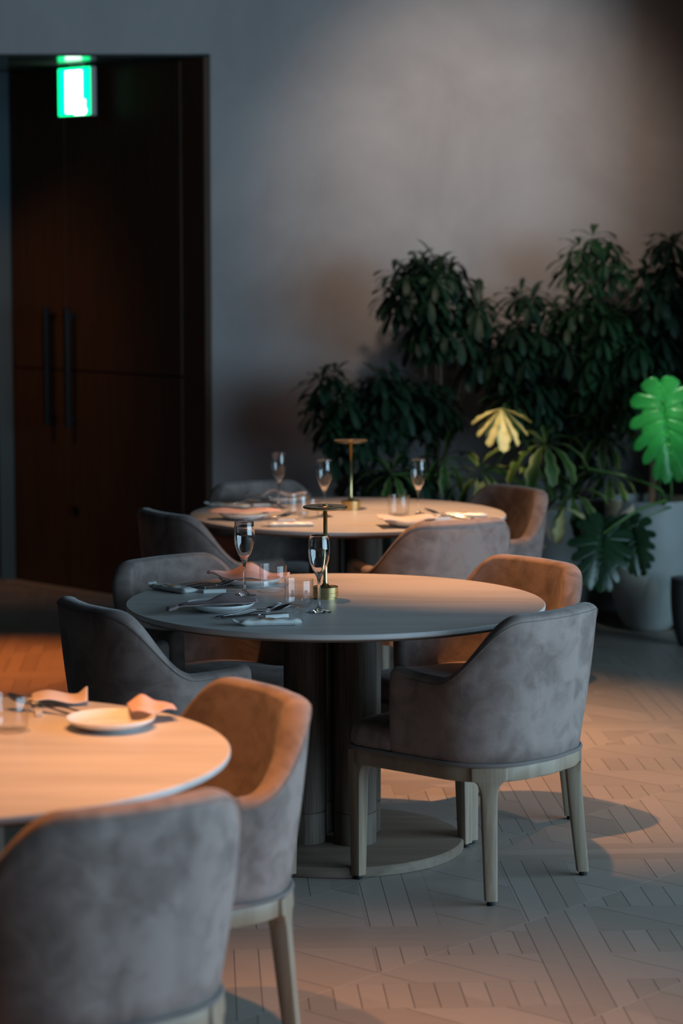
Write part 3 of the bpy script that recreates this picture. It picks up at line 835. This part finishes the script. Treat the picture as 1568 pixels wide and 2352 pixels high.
def make_plate():
    mb = MB()
    prof = [(0, 0.003), (0.050, 0.003), (0.053, 0.0), (0.056, 0.0), (0.058, 0.0035), (0.078, 0.009), (0.092, 0.0175), (0.0955, 0.0225), (0.0953, 0.0238), (0.0940, 0.0242),
            (0.0915, 0.0220), (0.080, 0.0135), (0.066, 0.0090), (0.045, 0.0075), (0, 0.0072)]
    mb.lathe(prof, 72)
    o = mb.build('dinner_plate', M['porcelain'], None, sharp=0); tag(o, cat='plate'); return o
pl = make_plate(); used = []
for x, y, lab in ((-0.340, 6.735, 'white plate under the mauve napkin, front left of the middle table'),
                  (-0.276, 7.250, 'white plate under the pink napkin on the middle table'),
                  (-0.366, 9.02, 'blurred white plate at the front left of the farthest table'),
                  (-0.235, 9.62, 'blurred white plate at the far side of the farthest table, behind the flutes'),
                  (0.250, 8.79, 'blurred white plate at the front right of the farthest table'),
                  (-0.492, 5.075, 'white plate on the left front table, pale pink napkin corner beside it')):
    dup(pl, used, (x, y, TZ), 0, lab, 'white plates on the tables')

def napkin(name, loc, rz, fn, nu, nv, m_, label, thick=0.0022):
    mb = MB(); mb.grid(fn, nu, nv)
    o = mb.build(name, m_, None, sharp=0, solid=thick, fixn=False); o.location = loc; o.rotation_euler = (0, 0, rz)
    tag(o, label, 'napkin', 'folded napkins on the plates'); return o
# mauve napkin draped over the front plate, its left end hanging out over the table
def f_mauve(u, v):
    x = -0.150 + 0.262 * u
    wdt = 0.030 + 0.036 * sstep(0.35, 0.75, u) - 0.040 * sstep(0.8, 1.0, u)
    skew = 0.035 * (u - 0.5)
    y = (v - 0.5) * 2 * wdt + skew - 0.030 * (1 - sstep(0.45, 0.75, u))
    z = 0.0270 + 0.012 * math.exp(-((u - 0.66) / 0.16) ** 2) * (0.2 + 0.8 * v) + 0.002 * sin(u * 17 + v * 3) * (1 - u) + 0.002 * sin(v * 6 + u * 4)
    z -= 0.012 * sstep(0.2, 0.0, u)
    if u < 0.12: z += 0.006 * sin(v * 12)
    return (x, y, z)
napkin('napkin', (-0.345, 6.72, TZ), radians(10), f_mauve, 40, 20, M['mauve'], 'mauve-grey napkin draped over the front white plate of the middle table')
# pink napkin, peaked
def f_pink(u, v):
    x = -0.105 + 0.245 * u
    wdt = 0.018 + 0.060 * sstep(0.0, 0.35, u) - 0.028 * sstep(0.55, 1.0, u)
    y = (v - 0.5) * 2 * wdt
    pk = math.exp(-((u - 0.46) / 0.17) ** 2)
    z = 0.0275 + 0.026 * pk * (0.15 + 0.85 * v) + 0.010 * sstep(0.25, 0.0, u) + 0.003 * sin(u * 14) + 0.004 * sin(v * 7)
    return (x, y, z)
napkin('napkin', (-0.300, 7.250, TZ), radians(-4), f_pink, 40, 20, M['pink'], 'pink napkin standing in a soft peak on the middle table')
def f_flat(u, v):
    x = -0.135 + 0.27 * u; wdt = 0.02 + 0.05 * sin(pi * min(1, u * 1.1 + 0.02)) ** 0.6
    return (x, (v - 0.5) * 2 * wdt, 0.0290 + 0.007 * sin(u * 9) * v + 0.006 * math.exp(-((u - 0.6) / 0.2) ** 2))
napkin('napkin', (-0.362, 9.02, TZ), radians(3), f_flat, 30, 14, M['pink'], 'blurred pink napkin across the front left plate of the farthest table')
napkin('napkin', (-0.245, 9.62, TZ), radians(170), f_pink, 30, 14, M['cream'], 'blurred pale napkin on the far side plate of the farthest table')
def f_cream(u, v):
    x = -0.115 + 0.21 * u
    return (x, (v - 0.5) * (0.15 - 0.05 * u), 0.0275 + 0.005 * sin(u * 8 + 1) + 0.004 * sin(v * 8))
napkin('napkin', (0.250, 8.79, TZ), radians(10), f_cream, 30, 14, M['cream'], 'blurred cream napkin over the front right plate of the farthest table')
def f_tri(u, v):
    x = -0.02 + 0.10 * u; wdt = 0.07 * (1 - 0.75 * abs(u - 0.35))
    return (x, (v - 0.5) * wdt * 1.6, 0.0275 + 0.020 * math.exp(-((u - 0.38) / 0.22) ** 2) * v + 0.003 * sin(u * 10))
napkin('napkin', (-0.440, 5.155, TZ), radians(12), f_tri, 24, 12, M['pink'], 'terracotta-lit pink napkin at the right of the plate on the left front table')
def f_t3(u, v):
    return (-0.06 + 0.125 * u, (v - 0.5) * 0.11 + 0.02 * u, 0.014 + 0.006 * sin(u * 6) + 0.012 * sstep(0.8, 1, u) * v)

# towel packets
def make_packet():
    r = thing('towel_packet'); tag(r, cat='wet towel')
    mb = MB()
    def f(u, v, s):
        x = -0.085 + 0.170 * u; y = -0.026 + 0.052 * v
        e = max(0, min(1, min(u, 1 - u) / 0.10)) ** 0.5; e2 = max(0, min(1, min(v, 1 - v) / 0.12)) ** 0.5
        h = 0.0078 * e * e2
        return (x, y, 0.0085 + s * h + (0.0012 * sin(u * 23) * sin(v * 5) if s > 0 else 0))
    mb.grid(lambda u, v: f(u, v, 1), 30, 12); mb.grid(lambda u, v: f(u, v, -1), 30, 12)
    mb.build('wrapper', M['towel'], r, sharp=0)
    mb = MB(); mb.grid(lambda u, v: (-0.105 + 0.028 * u, -0.017 + 0.034 * v, 0.0085 + 0.010 * (1 - u) ** 2), 5, 6)
    mb.build('crimped_end', M['towel'], r, solid=0.0006, fixn=False)
    mb = MB(); mb.grid(lambda u, v: (-0.030 + 0.045 * u, -0.012 + 0.020 * v, 0.01705 + 0.0012 * sin((0.31 + 0.28 * u) * 23) * sin((0.23 + .45 * v) * 5)), 8, 6)
    mb.build('print', M['packet_print'], r, solid=0.0003, fixn=False)
    return r
pk = make_packet(); used = []
for x, y, rz, lab in ((-0.192, 6.480, 8, 'white wet-towel packet in front of the cutlery, front edge of the middle table'),
                      (-0.500, 7.120, -46, 'white wet-towel packet at the left rim of the middle table'),
                      (-0.186, 8.79, 5, 'blurred white towel packet at the front rim of the farthest table'),
                      (0.468, 9.10, -10, 'blurred towel packet at the right side of the farthest table'),
                      (-0.440, 9.42, -25, 'blurred towel packet at the far left of the farthest table')):
    dup(pk, used, (x, y, TZ), radians(rz), lab, 'wet towel packets on the tables')
o = napkin('napkin', (-0.635, 5.345, TZ), radians(6), f_t3, 24, 12, M['cream'], 'pale napkin with lifted corner behind the plate on the left front table')

# cutlery rests
def make_rest():
    mb = MB(); mb.box((-0.034, -0.0075, 0.0), (0.034, 0.0075, 0.011))
    o = mb.build('cutlery_rest', M['porcelain'], None, smooth=False, bevel=0.0015); tag(o, cat='cutlery rest'); return o
rs = make_rest(); used = []
for x, y, rz, lab in ((-0.180, 6.600, 20, 'small white cutlery rest beside the front fork and spoon'),
                      (-0.376, 7.085, 12, 'small white cutlery rest by the left rim towel packet'),
                      (-0.205, 8.92, 20, 'blurred white cutlery rest at the front left of the farthest table'),
                      (-0.315, 9.46, 10, 'blurred white cutlery rest at the far left of the farthest table'),
                      (0.372, 8.99, 10, 'blurred white cutlery rest at the right of the farthest table'),
                      (-0.665, 5.22, 100, 'small white cutlery rest behind the tumbler of the left front table')):
    dup(rs, used, (x, y, TZ), radians(rz), lab, 'cutlery rests on the tables')
# fork, spoon, knife: local +x towards the working end, z above the table
def ribbon(mb, st):
    """st: (x, z, halfwidth, halfthickness)"""
    rings = []
    for x, z, w_, t_ in st:
        rings.append([Vector((x, w_ * 1.15 * cos(a), z + t_ * 1.3 * sin(a))) for a in [2 * pi * k / 10 for k in range(10)]])
    mb.loft(rings)
def make_fork():
    r = thing('fork'); tag(r, cat='fork')
    mb = MB()
    ribbon(mb, [(-0.100, 0.0032, 0.0035, 0.0012), (-0.096, 0.0034, 0.0050, 0.0018), (-0.070, 0.0050, 0.0042, 0.0018), (-0.035, 0.0095, 0.0028, 0.0016), (-0.005, 0.0155, 0.0026, 0.0016), (0.015, 0.0165, 0.0030, 0.0015), (0.035, 0.0150, 0.0050, 0.0012), (0.048, 0.0150, 0.0100, 0.0010), (0.060, 0.0165, 0.0108, 0.0009)])
    mb.build('handle', M['steel'], r, sharp=0)
    mb = MB()
    for k in (-3, -1, 1, 3):
        ribbon(mb, [(0.058, 0.0163, 0.0014, 0.0009), (0.075, 0.0200, 0.0012, 0.0009), (0.092, 0.0270, 0.0010, 0.0008), (0.100, 0.0315, 0.0005, 0.0005)])
        for i in range(len(mb.v) - 40, len(mb.v)): mb.v[i].y += k * 0.0030
    mb.build('tines', M['steel'], r, sharp=0)
    return r
def make_spoon():
    r = thing('spoon'); tag(r, cat='spoon')
    mb = MB()
    ribbon(mb, [(-0.100, 0.0032, 0.0035, 0.0012), (-0.096, 0.0034, 0.0052, 0.0018), (-0.070, 0.0050, 0.0044, 0.0018), (-0.035, 0.0105, 0.0028, 0.0016), (-0.005, 0.0165, 0.0026, 0.0016), (0.020, 0.0165, 0.0028, 0.0014), (0.040, 0.0165, 0.0030, 0.0012)])
    mb.build('handle', M['steel'], r, sharp=0)
    mb = MB()
    def f(u, v):
        x = 0.036 + 0.062 * u
        w_ = 0.0195 * (sin(pi * min(1, max(0, u)) ** 0.85)) ** 0.55 + 0.001
        yy = (v - 0.5) * 2
        return (x, yy * w_, 0.0165 + 0.016 * u - 0.007 * (1 - yy * yy) * sin(pi * u) + 0.003 * u)
    mb.grid(f, 18, 10); mb.build('bowl', M['steel'], r, sharp=0, solid=0.0012, fixn=False)
    return r
def make_knife():
    r = thing('knife'); tag(r, cat='knife')
    mb = MB()
    ribbon(mb, [(-0.110, 0.006, 0.0030, 0.0018), (-0.106, 0.006, 0.0045, 0.0028), (-0.060, 0.0085, 0.0042, 0.0028), (-0.010, 0.0115, 0.0036, 0.0024), (0.0, 0.0120, 0.0036, 0.0018)])
    mb.build('handle', M['steel'], r, sharp=0)
    mb = MB(); ribbon(mb, [(0.0, 0.0120, 0.0040, 0.0012), (0.02, 0.0135, 0.0075, 0.0008), (0.07, 0.0165, 0.0085, 0.0006), (0.098, 0.0180, 0.0050, 0.0005), (0.108, 0.0185, 0.0010, 0.0004)])
    mb.build('blade', M['steel'], r, sharp=0)
    return r
fk, sp, kn = make_fork(), make_spoon(), make_knife()
uf, us, uk = [], [], []
SETS = [((-0.238, 6.625), 20, 'at the front of the middle table', 'fork with raised tines beside the front plate of the middle table', 'dark-looking spoon next to the front fork on the middle table', 'knife lying between the front fork and towel packet on the middle table'),
        ((-0.405, 7.150), 4, '', 'fork pointing right toward the pink napkin plate', 'spoon lying behind the left rim towel packet', 'knife lying behind the left rim towel packet'),
        ((-0.270, 8.95), 14, '', 'blurred fork right of the front left plate, farthest table', 'blurred spoon catching a warm glint, farthest table left', None),
        ((-0.36, 9.50), 10, '', 'blurred fork at the far left of the farthest table', 'blurred spoon at the far left of the farthest table', None),
        ((0.40, 9.02), 165, '', 'blurred fork right of the napkin plate on the farthest table', 'blurred spoon with bright bowl right of the napkin plate, farthest table', None)]
for (x, y), dg, _, lf, ls, lk in SETS:
    a = radians(dg); nx, ny = sin(a), -cos(a)
    dup(fk, uf, (x - nx * 0.022 - 0.012, y - ny * 0.022, TZ), a + radians(7), lf, 'forks on the tables')
    dup(sp, us, (x + nx * 0.020, y + ny * 0.020, TZ), a - radians(4), ls, 'spoons on the tables')
    if lk: dup(kn, uk, (x + nx * 0.045, y + ny * 0.045, TZ), a - radians(14), lk, 'knives on the tables')
dup(sp, us, (-0.655, 5.235, TZ), radians(150), 'blurred spoon behind the tumbler on the left front table', 'spoons on the tables')
dup(fk, uf, (-0.610, 5.225, TZ), radians(158), 'blurred fork left of the plate on the left front table', 'forks on the tables')

# ================================================================== POTS
def pot(name, loc, R, H_, m_, label, group=None):
    r = thing(name, loc, 0, label, 'plant pot', group)
    mb = MB()
    k = [(0, 0), (0.42, 0), (0.50, 0.015), (0.62, 0.08), (0.76, 0.20), (0.88, 0.36), (0.96, 0.55), (1.0, 0.75), (1.0, 0.92), (0.985, 1.0), (0.93, 1.0), (0.92, 0.90), (0.90, 0.86), (0, 0.86)]
    mb.lathe([(R * a, H_ * b) for a, b in k], 72); mb.build('vessel', m_, r, sharp=50)
    mb = MB(); mb.lathe([(R * 0.90, H_ * 0.905), (0, H_ * 0.925)], 40); mb.build('soil', M['soil'], r)
    return r
POTG = 'tall pale planters along the back wall'
pot('plant_pot', (1.400, 10.92, 0), 0.205, 0.60, M['pot'], 'large pale egg-shaped planter at the right under the monstera', POTG)
pot('plant_pot', (1.035, 11.22, 0), 0.185, 0.58, M['pot'], 'pale planter left of and behind the large one, half hidden by leaves', POTG)
pot('plant_pot', (0.42, 11.2, 0), 0.19, 0.50, M['pot'], 'pale planter hidden behind the farthest table, holding the tall left plant', POTG)
pot('plant_pot', (0.0, 11.2, 0), 0.16, 0.46, M['pot'], 'smaller pale planter hidden behind the farthest table lamp', POTG)
pot('plant_pot', (1.52, 10.45, 0), 0.085, 0.30, M['darkpot'], 'small charcoal pot at the right edge in front of the large planter')

# ================================================================== PLANTS
rnd = random.Random(11)
def frame(d, up=Vector((0, 0, 1))):
    d = d.normalized(); s = d.cross(up)
    if s.length < 1e-3: s = Vector((1, 0, 0))
    s.normalize(); n = s.cross(d)
    return d, s, n
def leaflet(mb, base, d, L, W, droop, fold=0.15, nseg=7, rimf=False, lobed=0.0):
    """a pointed oval leaf growing from base along d and bending down"""
    d, s, n = frame(d)
    p = base.copy(); cur = d.copy(); rows = []
    st = L / nseg
    for i in range(nseg + 1):
        t = i / nseg
        w_ = max(W * 0.05, W * 2.7 * t ** 1.05 * (1 - t) ** 0.5)
        if lobed: w_ *= 1 + lobed * sin(t * 21)
        nn = s.cross(cur).normalized()
        rows.append((p - s * w_ + nn * fold * w_, p.copy(), p + s * w_ + nn * fold * w_))
        cur = (cur + Vector((0, 0, -1)) * (droop / nseg)).normalized()
        p = p + cur * st
    o = len(mb.v)
    for a, b, c in rows: mb.v += [a, b, c]
    for i in range(nseg):
        k = o + i * 3
        mb.f += [(k, k + 1, k + 4, k + 3), (k + 1, k + 2, k + 5, k + 4)]
    if rimf:
        for i in range(nseg + 1):
            mb.rim[o + 3 * i] = 1.0; mb.rim[o + 3 * i + 2] = 1.0; mb.rim[o + 3 * i + 1] = 0.0
def whorl(mb, c, axis, L, n=8, W=0.2, spread=1.0, droop=1.1, rimf=False, lobed=0.0, fold=0.15):
    d, s, u = frame(axis)
    ph = rnd.uniform(0, 6.28)
    for k in range(n):
        a = ph + 2 * pi * k / n + rnd.uniform(-.15, .15)
        dirv = (d * rnd.uniform(0.15, 0.5) + (s * cos(a) + u * sin(a)) * spread).normalized()
        l_ = L * rnd.uniform(0.75, 1.1)
        leaflet(mb, c + dirv * 0.008, dirv, l_, l_ * W * rnd.uniform(.9, 1.1), droop * rnd.uniform(0.7, 1.3), rimf=rimf, lobed=lobed, fold=fold)
def at(px, py, Y):
    """lookup used only to turn sizes read off the photo into metres at a chosen distance"""
    u = (px - 784) / 5553.0; v = (1176 - py) / 5553.0
    c, s = cos(radians(6.31)), sin(radians(6.31))
    d = Vector((u, c + v * s, -s + v * c)); t = Y / d.y
    return Vector((0, 0, 1.744)) + d * t

def umbrella_plant(name, root, crowns, label, seed, matl, group='umbrella plants along the back wall', L=0.135):
    """crowns: (centre, radii, count of whorls)"""
    global rnd
    rnd = random.Random(seed)
    r = thing(name, (root.x, root.y, 0), 0, label, 'plant', group)
    o = Vector((root.x, root.y, 0))
    lf = MB(); st = MB()
    for c, rad, n in crowns:
        base = Vector((root.x, root.y, root.z))
        mid = base.lerp(c, 0.5) + Vector((rnd.uniform(-.04, .04), 0.03, 0.02))
        hub = c - Vector((0, 0, rad[2] * 0.5))
        pts = []
        for i in range(9):
            t = i / 8; pts.append((base * (1 - t) ** 2 + mid * 2 * t * (1 - t) + hub * t * t) - o)
        st.tube(pts, [0.013 - 0.007 * i / 8 for i in range(9)], 7)
        spots = []; tries = 0
        while len(spots) < n and tries < 600:
            tries += 1
            v3 = Vector((rnd.uniform(-1, 1), rnd.uniform(-1, 1), rnd.uniform(-1, 1)))
            if v3.length > 1: continue
            q3 = Vector((v3.x * rad[0], v3.y * rad[1], v3.z * rad[2]))
            if all((q3 - e).length > 0.062 for e in spots): spots.append(q3)
        if not spots: spots = [Vector((0, 0, 0))]
        for q3 in spots:
            dv = Vector((q3.x / rad[0], q3.y / rad[1], q3.z / rad[2]))
            w_ = c + q3
            if w_.y > YW - 0.16: w_.y = YW - 0.16 - rnd.uniform(0, .05)
            if w_.x > XR - 0.14: w_.x = XR - 0.14 - rnd.uniform(0, .05)
            ax = (Vector((dv.x * 0.6, dv.y * 0.6 - 0.55, 0.75 + 0.35 * dv.z))).normalized()
            whorl(lf, w_ - o, ax, L * rnd.uniform(.8, 1.15), n=rnd.choice((8, 9, 10)), W=0.125, droop=1.3)
            m2 = hub.lerp(w_, 0.5) + Vector((0, 0, -0.02))
            st.tube([hub - o, m2 - o, w_ - o], [0.0035, 0.0025, 0.0018], 5)
    st.build('trunk', M['bark'], r)
    # keep leaves clear of the two walls
    for p in lf.v:
        if p.y + o.y > YW - 0.01: p.y = YW - 0.01 - o.y
        if p.x + o.x > XR - 0.01: p.x = XR - 0.01 - o.x
    lf.build('foliage', matl, r, sharp=0, fixn=False)
    return r
umbrella_plant('umbrella_plant', Vector((0.42, 11.2, 0.44)),
    [(at(975, 665, 11.0), (0.165, 0.16, 0.15), 38), (at(1010, 760, 11.0), (0.13, 0.14, 0.09), 20), (at(1095, 715, 11.05), (0.06, 0.1, 0.06), 7), (at(990, 615, 11.0), (0.10, 0.12, 0.06), 10), (at(1085, 810, 11.1), (0.06, 0.1, 0.10), 8)],
    'tall umbrella plant with drooping dark crown, second tallest, left end of the greenery', 3, M['schef'])
umbrella_plant('umbrella_plant', Vector((0.0, 11.2, 0.40)),
    [(at(765, 930, 10.95), (0.09, 0.14, 0.16), 20), (at(880, 930, 11.0), (0.14, 0.15, 0.18), 30), (at(990, 930, 11.05), (0.09, 0.12, 0.14), 14), (at(800, 1000, 10.9), (0.10, 0.12, 0.10), 12), (at(860, 1100, 10.9), (0.16, 0.12, 0.07), 10), (at(960, 1090, 10.9), (0.12, 0.12, 0.06), 8)],
    'lower umbrella plant behind the farthest table lamp, leftmost of the greenery', 5, M['schef'])
umbrella_plant('umbrella_plant', Vector((1.0, 11.25, 0.50)),
    [(at(1212, 690, 11.15), (0.075, 0.1, 0.03), 7), (at(1200, 790, 11.1), (0.14, 0.16, 0.10), 24), (at(1230, 900, 11.05), (0.18, 0.16, 0.14), 30), (at(1150, 860, 11.1), (0.09, 0.12, 0.10), 12), (at(1290, 800, 11.1), (0.10, 0.12, 0.12), 14), (at(1330, 1000, 11.05), (0.14, 0.14, 0.15), 22)],
    'broad dark umbrella plant in the middle of the greenery, above the cream leaf', 7, M['schef'])
umbrella_plant('umbrella_plant', Vector((1.08, 11.18, 0.50)),
    [(at(1365, 610, 11.1), (0.13, 0.12, 0.13), 18), (at(1370, 740, 11.05), (0.13, 0.14, 0.13), 22), (at(1370, 880, 11.0), (0.13, 0.14, 0.15), 22), (at(1440, 800, 11.0), (0.09, 0.12, 0.10), 12), (at(1445, 930, 11.0), (0.10, 0.12, 0.11), 14), (at(1290, 720, 11.1), (0.08, 0.1, 0.05), 7)],
    'tallest umbrella plant with upright green top, right of centre in the greenery', 9, M['schef2'], L=0.125)
umbrella_plant('umbrella_plant', Vector((1.42, 11.02, 0.52)),
    [(at(1515, 680, 11.1), (0.13, 0.12, 0.13), 24), (at(1510, 810, 11.1), (0.12, 0.12, 0.12), 20), (at(1550, 575, 11.15), (0.05, 0.08, 0.06), 6)],
    'dark umbrella plant at the right edge rising behind the monstera', 13, M['schef'])

# variegated aralia with big hand-shaped leaves
def aralia(leaves, root, label):
    r = thing('aralia_plant', (root.x, root.y, 0), 0, label, 'plant')
    o = Vector((root.x, root.y, 0))
    for (c, L, n, axis, mt, drp) in leaves:
        mb = MB(); d, s, u = frame(axis)
        if mt is M['fatsia_cream']:
            fan = radians(140)
            for k in range(n):
                a = (k / (n - 1) - 0.5) * fan
                dv = (d * cos(a) + s * sin(a))
                l_ = L * (1.0 - 0.22 * abs(2 * a) / fan)
                leaflet(mb, c - o, dv + u * 0.12, l_, l_ * 0.16, drp, nseg=16, rimf=True, lobed=0.20, fold=0.3)
        else:
            for k in range(n):
                a = 2 * pi * k / n + 0.3
                dv = (d * 0.35 + s * cos(a) + u * sin(a)).normalized()
                l_ = L * rnd.uniform(0.85, 1.05)
                leaflet(mb, c - o + dv * 0.01, dv, l_, l_ * 0.125, drp, nseg=16, rimf=True, lobed=0.18, fold=0.3)
        for p in mb.v:
            if p.y + o.y > YW - 0.01: p.y = YW - 0.01 - o.y
            if p.z < 0.05: p.z = 0.05
        lf_ = mb.build('leaf', mt, r, sharp=0, fixn=False)
        if mt is M['fatsia_cream']: lf_['label'] = 'cream variegated leaf'
        st = MB(); b0 = root - o; c0 = c - o
        mid = b0.lerp(c0, 0.55) + Vector((0, 0.02, 0.12))
        st.tube([b0 * (1 - t) ** 2 + mid * 2 * t * (1 - t) + c0 * t * t for t in [i / 10 for i in range(11)]], [0.006 - 0.0025 * i / 10 for i in range(11)], 6)
        st.build('leaf_stalk', M['stem'], r)
    return r
V = Vector
aralia([(at(1150, 938, 10.7), 0.20, 7, V((0.04, -0.22, -0.95)), M['fatsia_cream'], 0.3),
        (at(1250, 1022, 10.75), 0.25, 9, V((0.0, -0.45, 0.6)), M['fatsia'], 1.9),
        (at(1100, 1085, 10.8), 0.20, 8, V((-0.3, -0.5, 0.5)), M['fatsia'], 1.7),
        (at(1170, 915, 10.95), 0.16, 7, V((-0.1, -0.5, 0.7)), M['fatsia'], 1.4),
        (at(1310, 1135, 10.65), 0.22, 8, V((-0.2, -0.55, 0.5)), M['fatsia'], 1.9),
        (at(1380, 1000, 10.9), 0.19, 8, V((0.2, -0.6, 0.4)), M['fatsia'], 1.7),
        (at(1020, 1050, 10.9), 0.19, 8, V((0.2, -0.6, 0.4)), M['fatsia'], 1.6),
        (at(900, 1090, 10.75), 0.17, 8, V((0.0, -0.5, 0.5)), M['fatsia'], 1.5),
        (at(1190, 1110, 10.85), 0.20, 8, V((0.0, -0.5, 0.5)), M['fatsia'], 1.8),
        (at(1295, 1165, 10.55), 0.17, 3, V((-0.15, -0.3, -0.9)), M['fatsia_cream'], 0.3),
        (at(1400, 1090, 10.95), 0.18, 8, V((0.1, -0.5, 0.5)), M['fatsia'], 1.8)],
       V((1.0, 11.1, 0.50)), 'variegated aralia with lobed cream-edged leaves right of the farthest flute')

# monstera
def monstera_leaf(mb, c, right, up, W, H_, cup=0.10, seed=1):
    """heart-shaped blade hanging from its stalk joint c: a solid middle with broad fingers split towards the rim"""
    rg = random.Random(seed); n = right.cross(up).normalized()
    def surf(x, z):            # gently cupped sheet, falling forward towards the tip
        q = abs(x) / (W * 0.5); t = max(0.0, -z / H_)
        return c + right * x + up * z + n * (-cup * 0.55 * W * q * q + 0.05 * H_ * sin(min(1, t) * pi) - cup * 0.9 * H_ * t * t - 0.012 * (1 - q) ** 8)
    def patch(f, nu, nv):
        o = len(mb.v)
        for j in range(nv + 1):
            for i in range(nu + 1):
                x, z = f(i / nu, j / nv); mb.v.append(surf(x, z))
        for j in range(nv):
            for i in range(nu):
                k = o + j * (nu + 1) + i; mb.f.append((k, k + 1, k + nu + 2, k + nu + 1))
    # solid middle
    def body(u, v):
        w_ = W * 0.36 * (sin(pi * (0.06 + 0.94 * v) ** 0.7)) ** 0.7 if 0 < v < 1 else W * 0.02
        return ((u - 0.5) * 2 * w_, 0.03 * H_ - v * H_ * 0.97)
    patch(body, 12, 22)
    F = [(0.00, -62, 0.40, 0.125), (0.04, -22, 0.49, 0.105), (0.14, 10, 0.52, 0.082), (0.26, 30, 0.53, 0.074), (0.39, 46, 0.52, 0.071), (0.52, 60, 0.48, 0.072), (0.63, 75, 0.40, 0.078)]
    for side in (-1, 1):
        for t0, ang, ln, wd in F:
            a = radians(ang + rg.uniform(-3, 3)); l_ = ln * W * rg.uniform(0.95, 1.05) * (H_ / W) ** (0.5 * abs(sin(a)))
            dx, dz = side * cos(a), -sin(a); px_, pz_ = -dz * side, dx * side
            w0 = wd * (W + H_) * 0.52
            def finger(u, v, t0=t0, dx=dx, dz=dz, l_=l_, w0=w0, px_=px_, pz_=pz_, side=side):
                w_ = w0 * (0.75 + 0.35 * v) * (1 if v < 0.72 else sqrt(max(0, 1 - ((v - 0.72) / 0.28) ** 2)))
                bend = -0.10 * l_ * v * v
                return (dx * l_ * v + px_ * (u - 0.5) * 2 * w_, -t0 * H_ + dz * l_ * v + bend + pz_ * (u - 0.5) * 2 * w_)
            patch(finger, 6, 14)
mo = thing('monstera_plant', (1.40, 10.92, 0), 0, 'monstera with one bright green split leaf, growing from the large pale planter', 'plant')
mo_o = V((1.40, 10.92, 0))
def mleaf(px, py, Y, W, H_, roll, yaw, mt, lab=None, seed=1, pitch=0.25):
    c = at(px, py, Y) - mo_o
    R_ = Matrix.Rotation(yaw, 3, 'Z') @ Matrix.Rotation(-pitch, 3, 'X') @ Matrix.Rotation(roll, 3, 'Y')
    mb = MB(); monstera_leaf(mb, c, R_ @ V((1, 0, 0)), R_ @ V((0, 0, 1)), W, H_, seed=seed)
    for p in mb.v:
        if p.x + mo_o.x > XR - 0.01: p.x = XR - 0.01 - mo_o.x
    o_ = mb.build('leaf', mt, mo, sharp=0, solid=0.0012, fixn=False)
    if lab: o_['label'] = lab
    return c
def mstalk(pts, r0=0.007, r1=0.004):
    pts = [p for p in pts]; out = []
    n = len(pts) - 1
    for i in range(n * 6 + 1):
        t = i / 6; k = min(int(t), n - 1); f = t - k
        p0 = pts[max(k - 1, 0)]; p1 = pts[k]; p2 = pts[k + 1]; p3 = pts[min(k + 2, n)]
        out.append(0.5 * ((2 * p1) + (p2 - p0) * f + (2 * p0 - 5 * p1 + 4 * p2 - p3) * f * f + (3 * p1 - p0 - 3 * p2 + p3) * f ** 3))
    mb = MB(); mb.tube(out, [r0 + (r1 - r0) * i / (len(out) - 1) for i in range(len(out))], 8)
    mb.build('leaf_stalk', M['stem'], mo)
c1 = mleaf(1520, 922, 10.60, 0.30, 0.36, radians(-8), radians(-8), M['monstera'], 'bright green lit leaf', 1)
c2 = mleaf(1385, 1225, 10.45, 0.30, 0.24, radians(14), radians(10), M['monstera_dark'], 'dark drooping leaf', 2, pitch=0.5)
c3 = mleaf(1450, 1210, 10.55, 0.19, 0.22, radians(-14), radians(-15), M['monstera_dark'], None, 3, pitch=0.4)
root = V((0.02, 0.0, 0.54))
A_ = lambda px, py, Y: at(px, py, Y) - mo_o
mstalk([root, A_(1540, 1140, 10.75), A_(1530, 1040, 10.68), A_(1522, 960, 10.64), c1])
mstalk([root, A_(1530, 1150, 10.6), A_(1470, 1170, 10.5), A_(1420, 1200, 10.45), c2], 0.008, 0.005)
mstalk([root, A_(1540, 1165, 10.65), A_(1490, 1185, 10.6), c3], 0.005, 0.003)
mstalk([root, A_(1520, 1130, 10.7), A_(1440, 1095, 10.7), A_(1330, 1072, 10.72)], 0.009, 0.004)
mstalk([root, A_(1515, 1100, 10.7), A_(1500, 1040, 10.66)], 0.005, 0.004)
mb = MB(); whorl(mb, V((0, 0, 0.0)), V((0, 0, 1)), 0.10, n=9, W=0.12, droop=0.6)
sm_ = thing('potted_succulent', (1.52, 10.45, 0.27), 0, 'small green plant in the charcoal pot at the right edge', 'plant')
mb.build('foliage', M['schef2'], sm_, sharp=0, fixn=False)
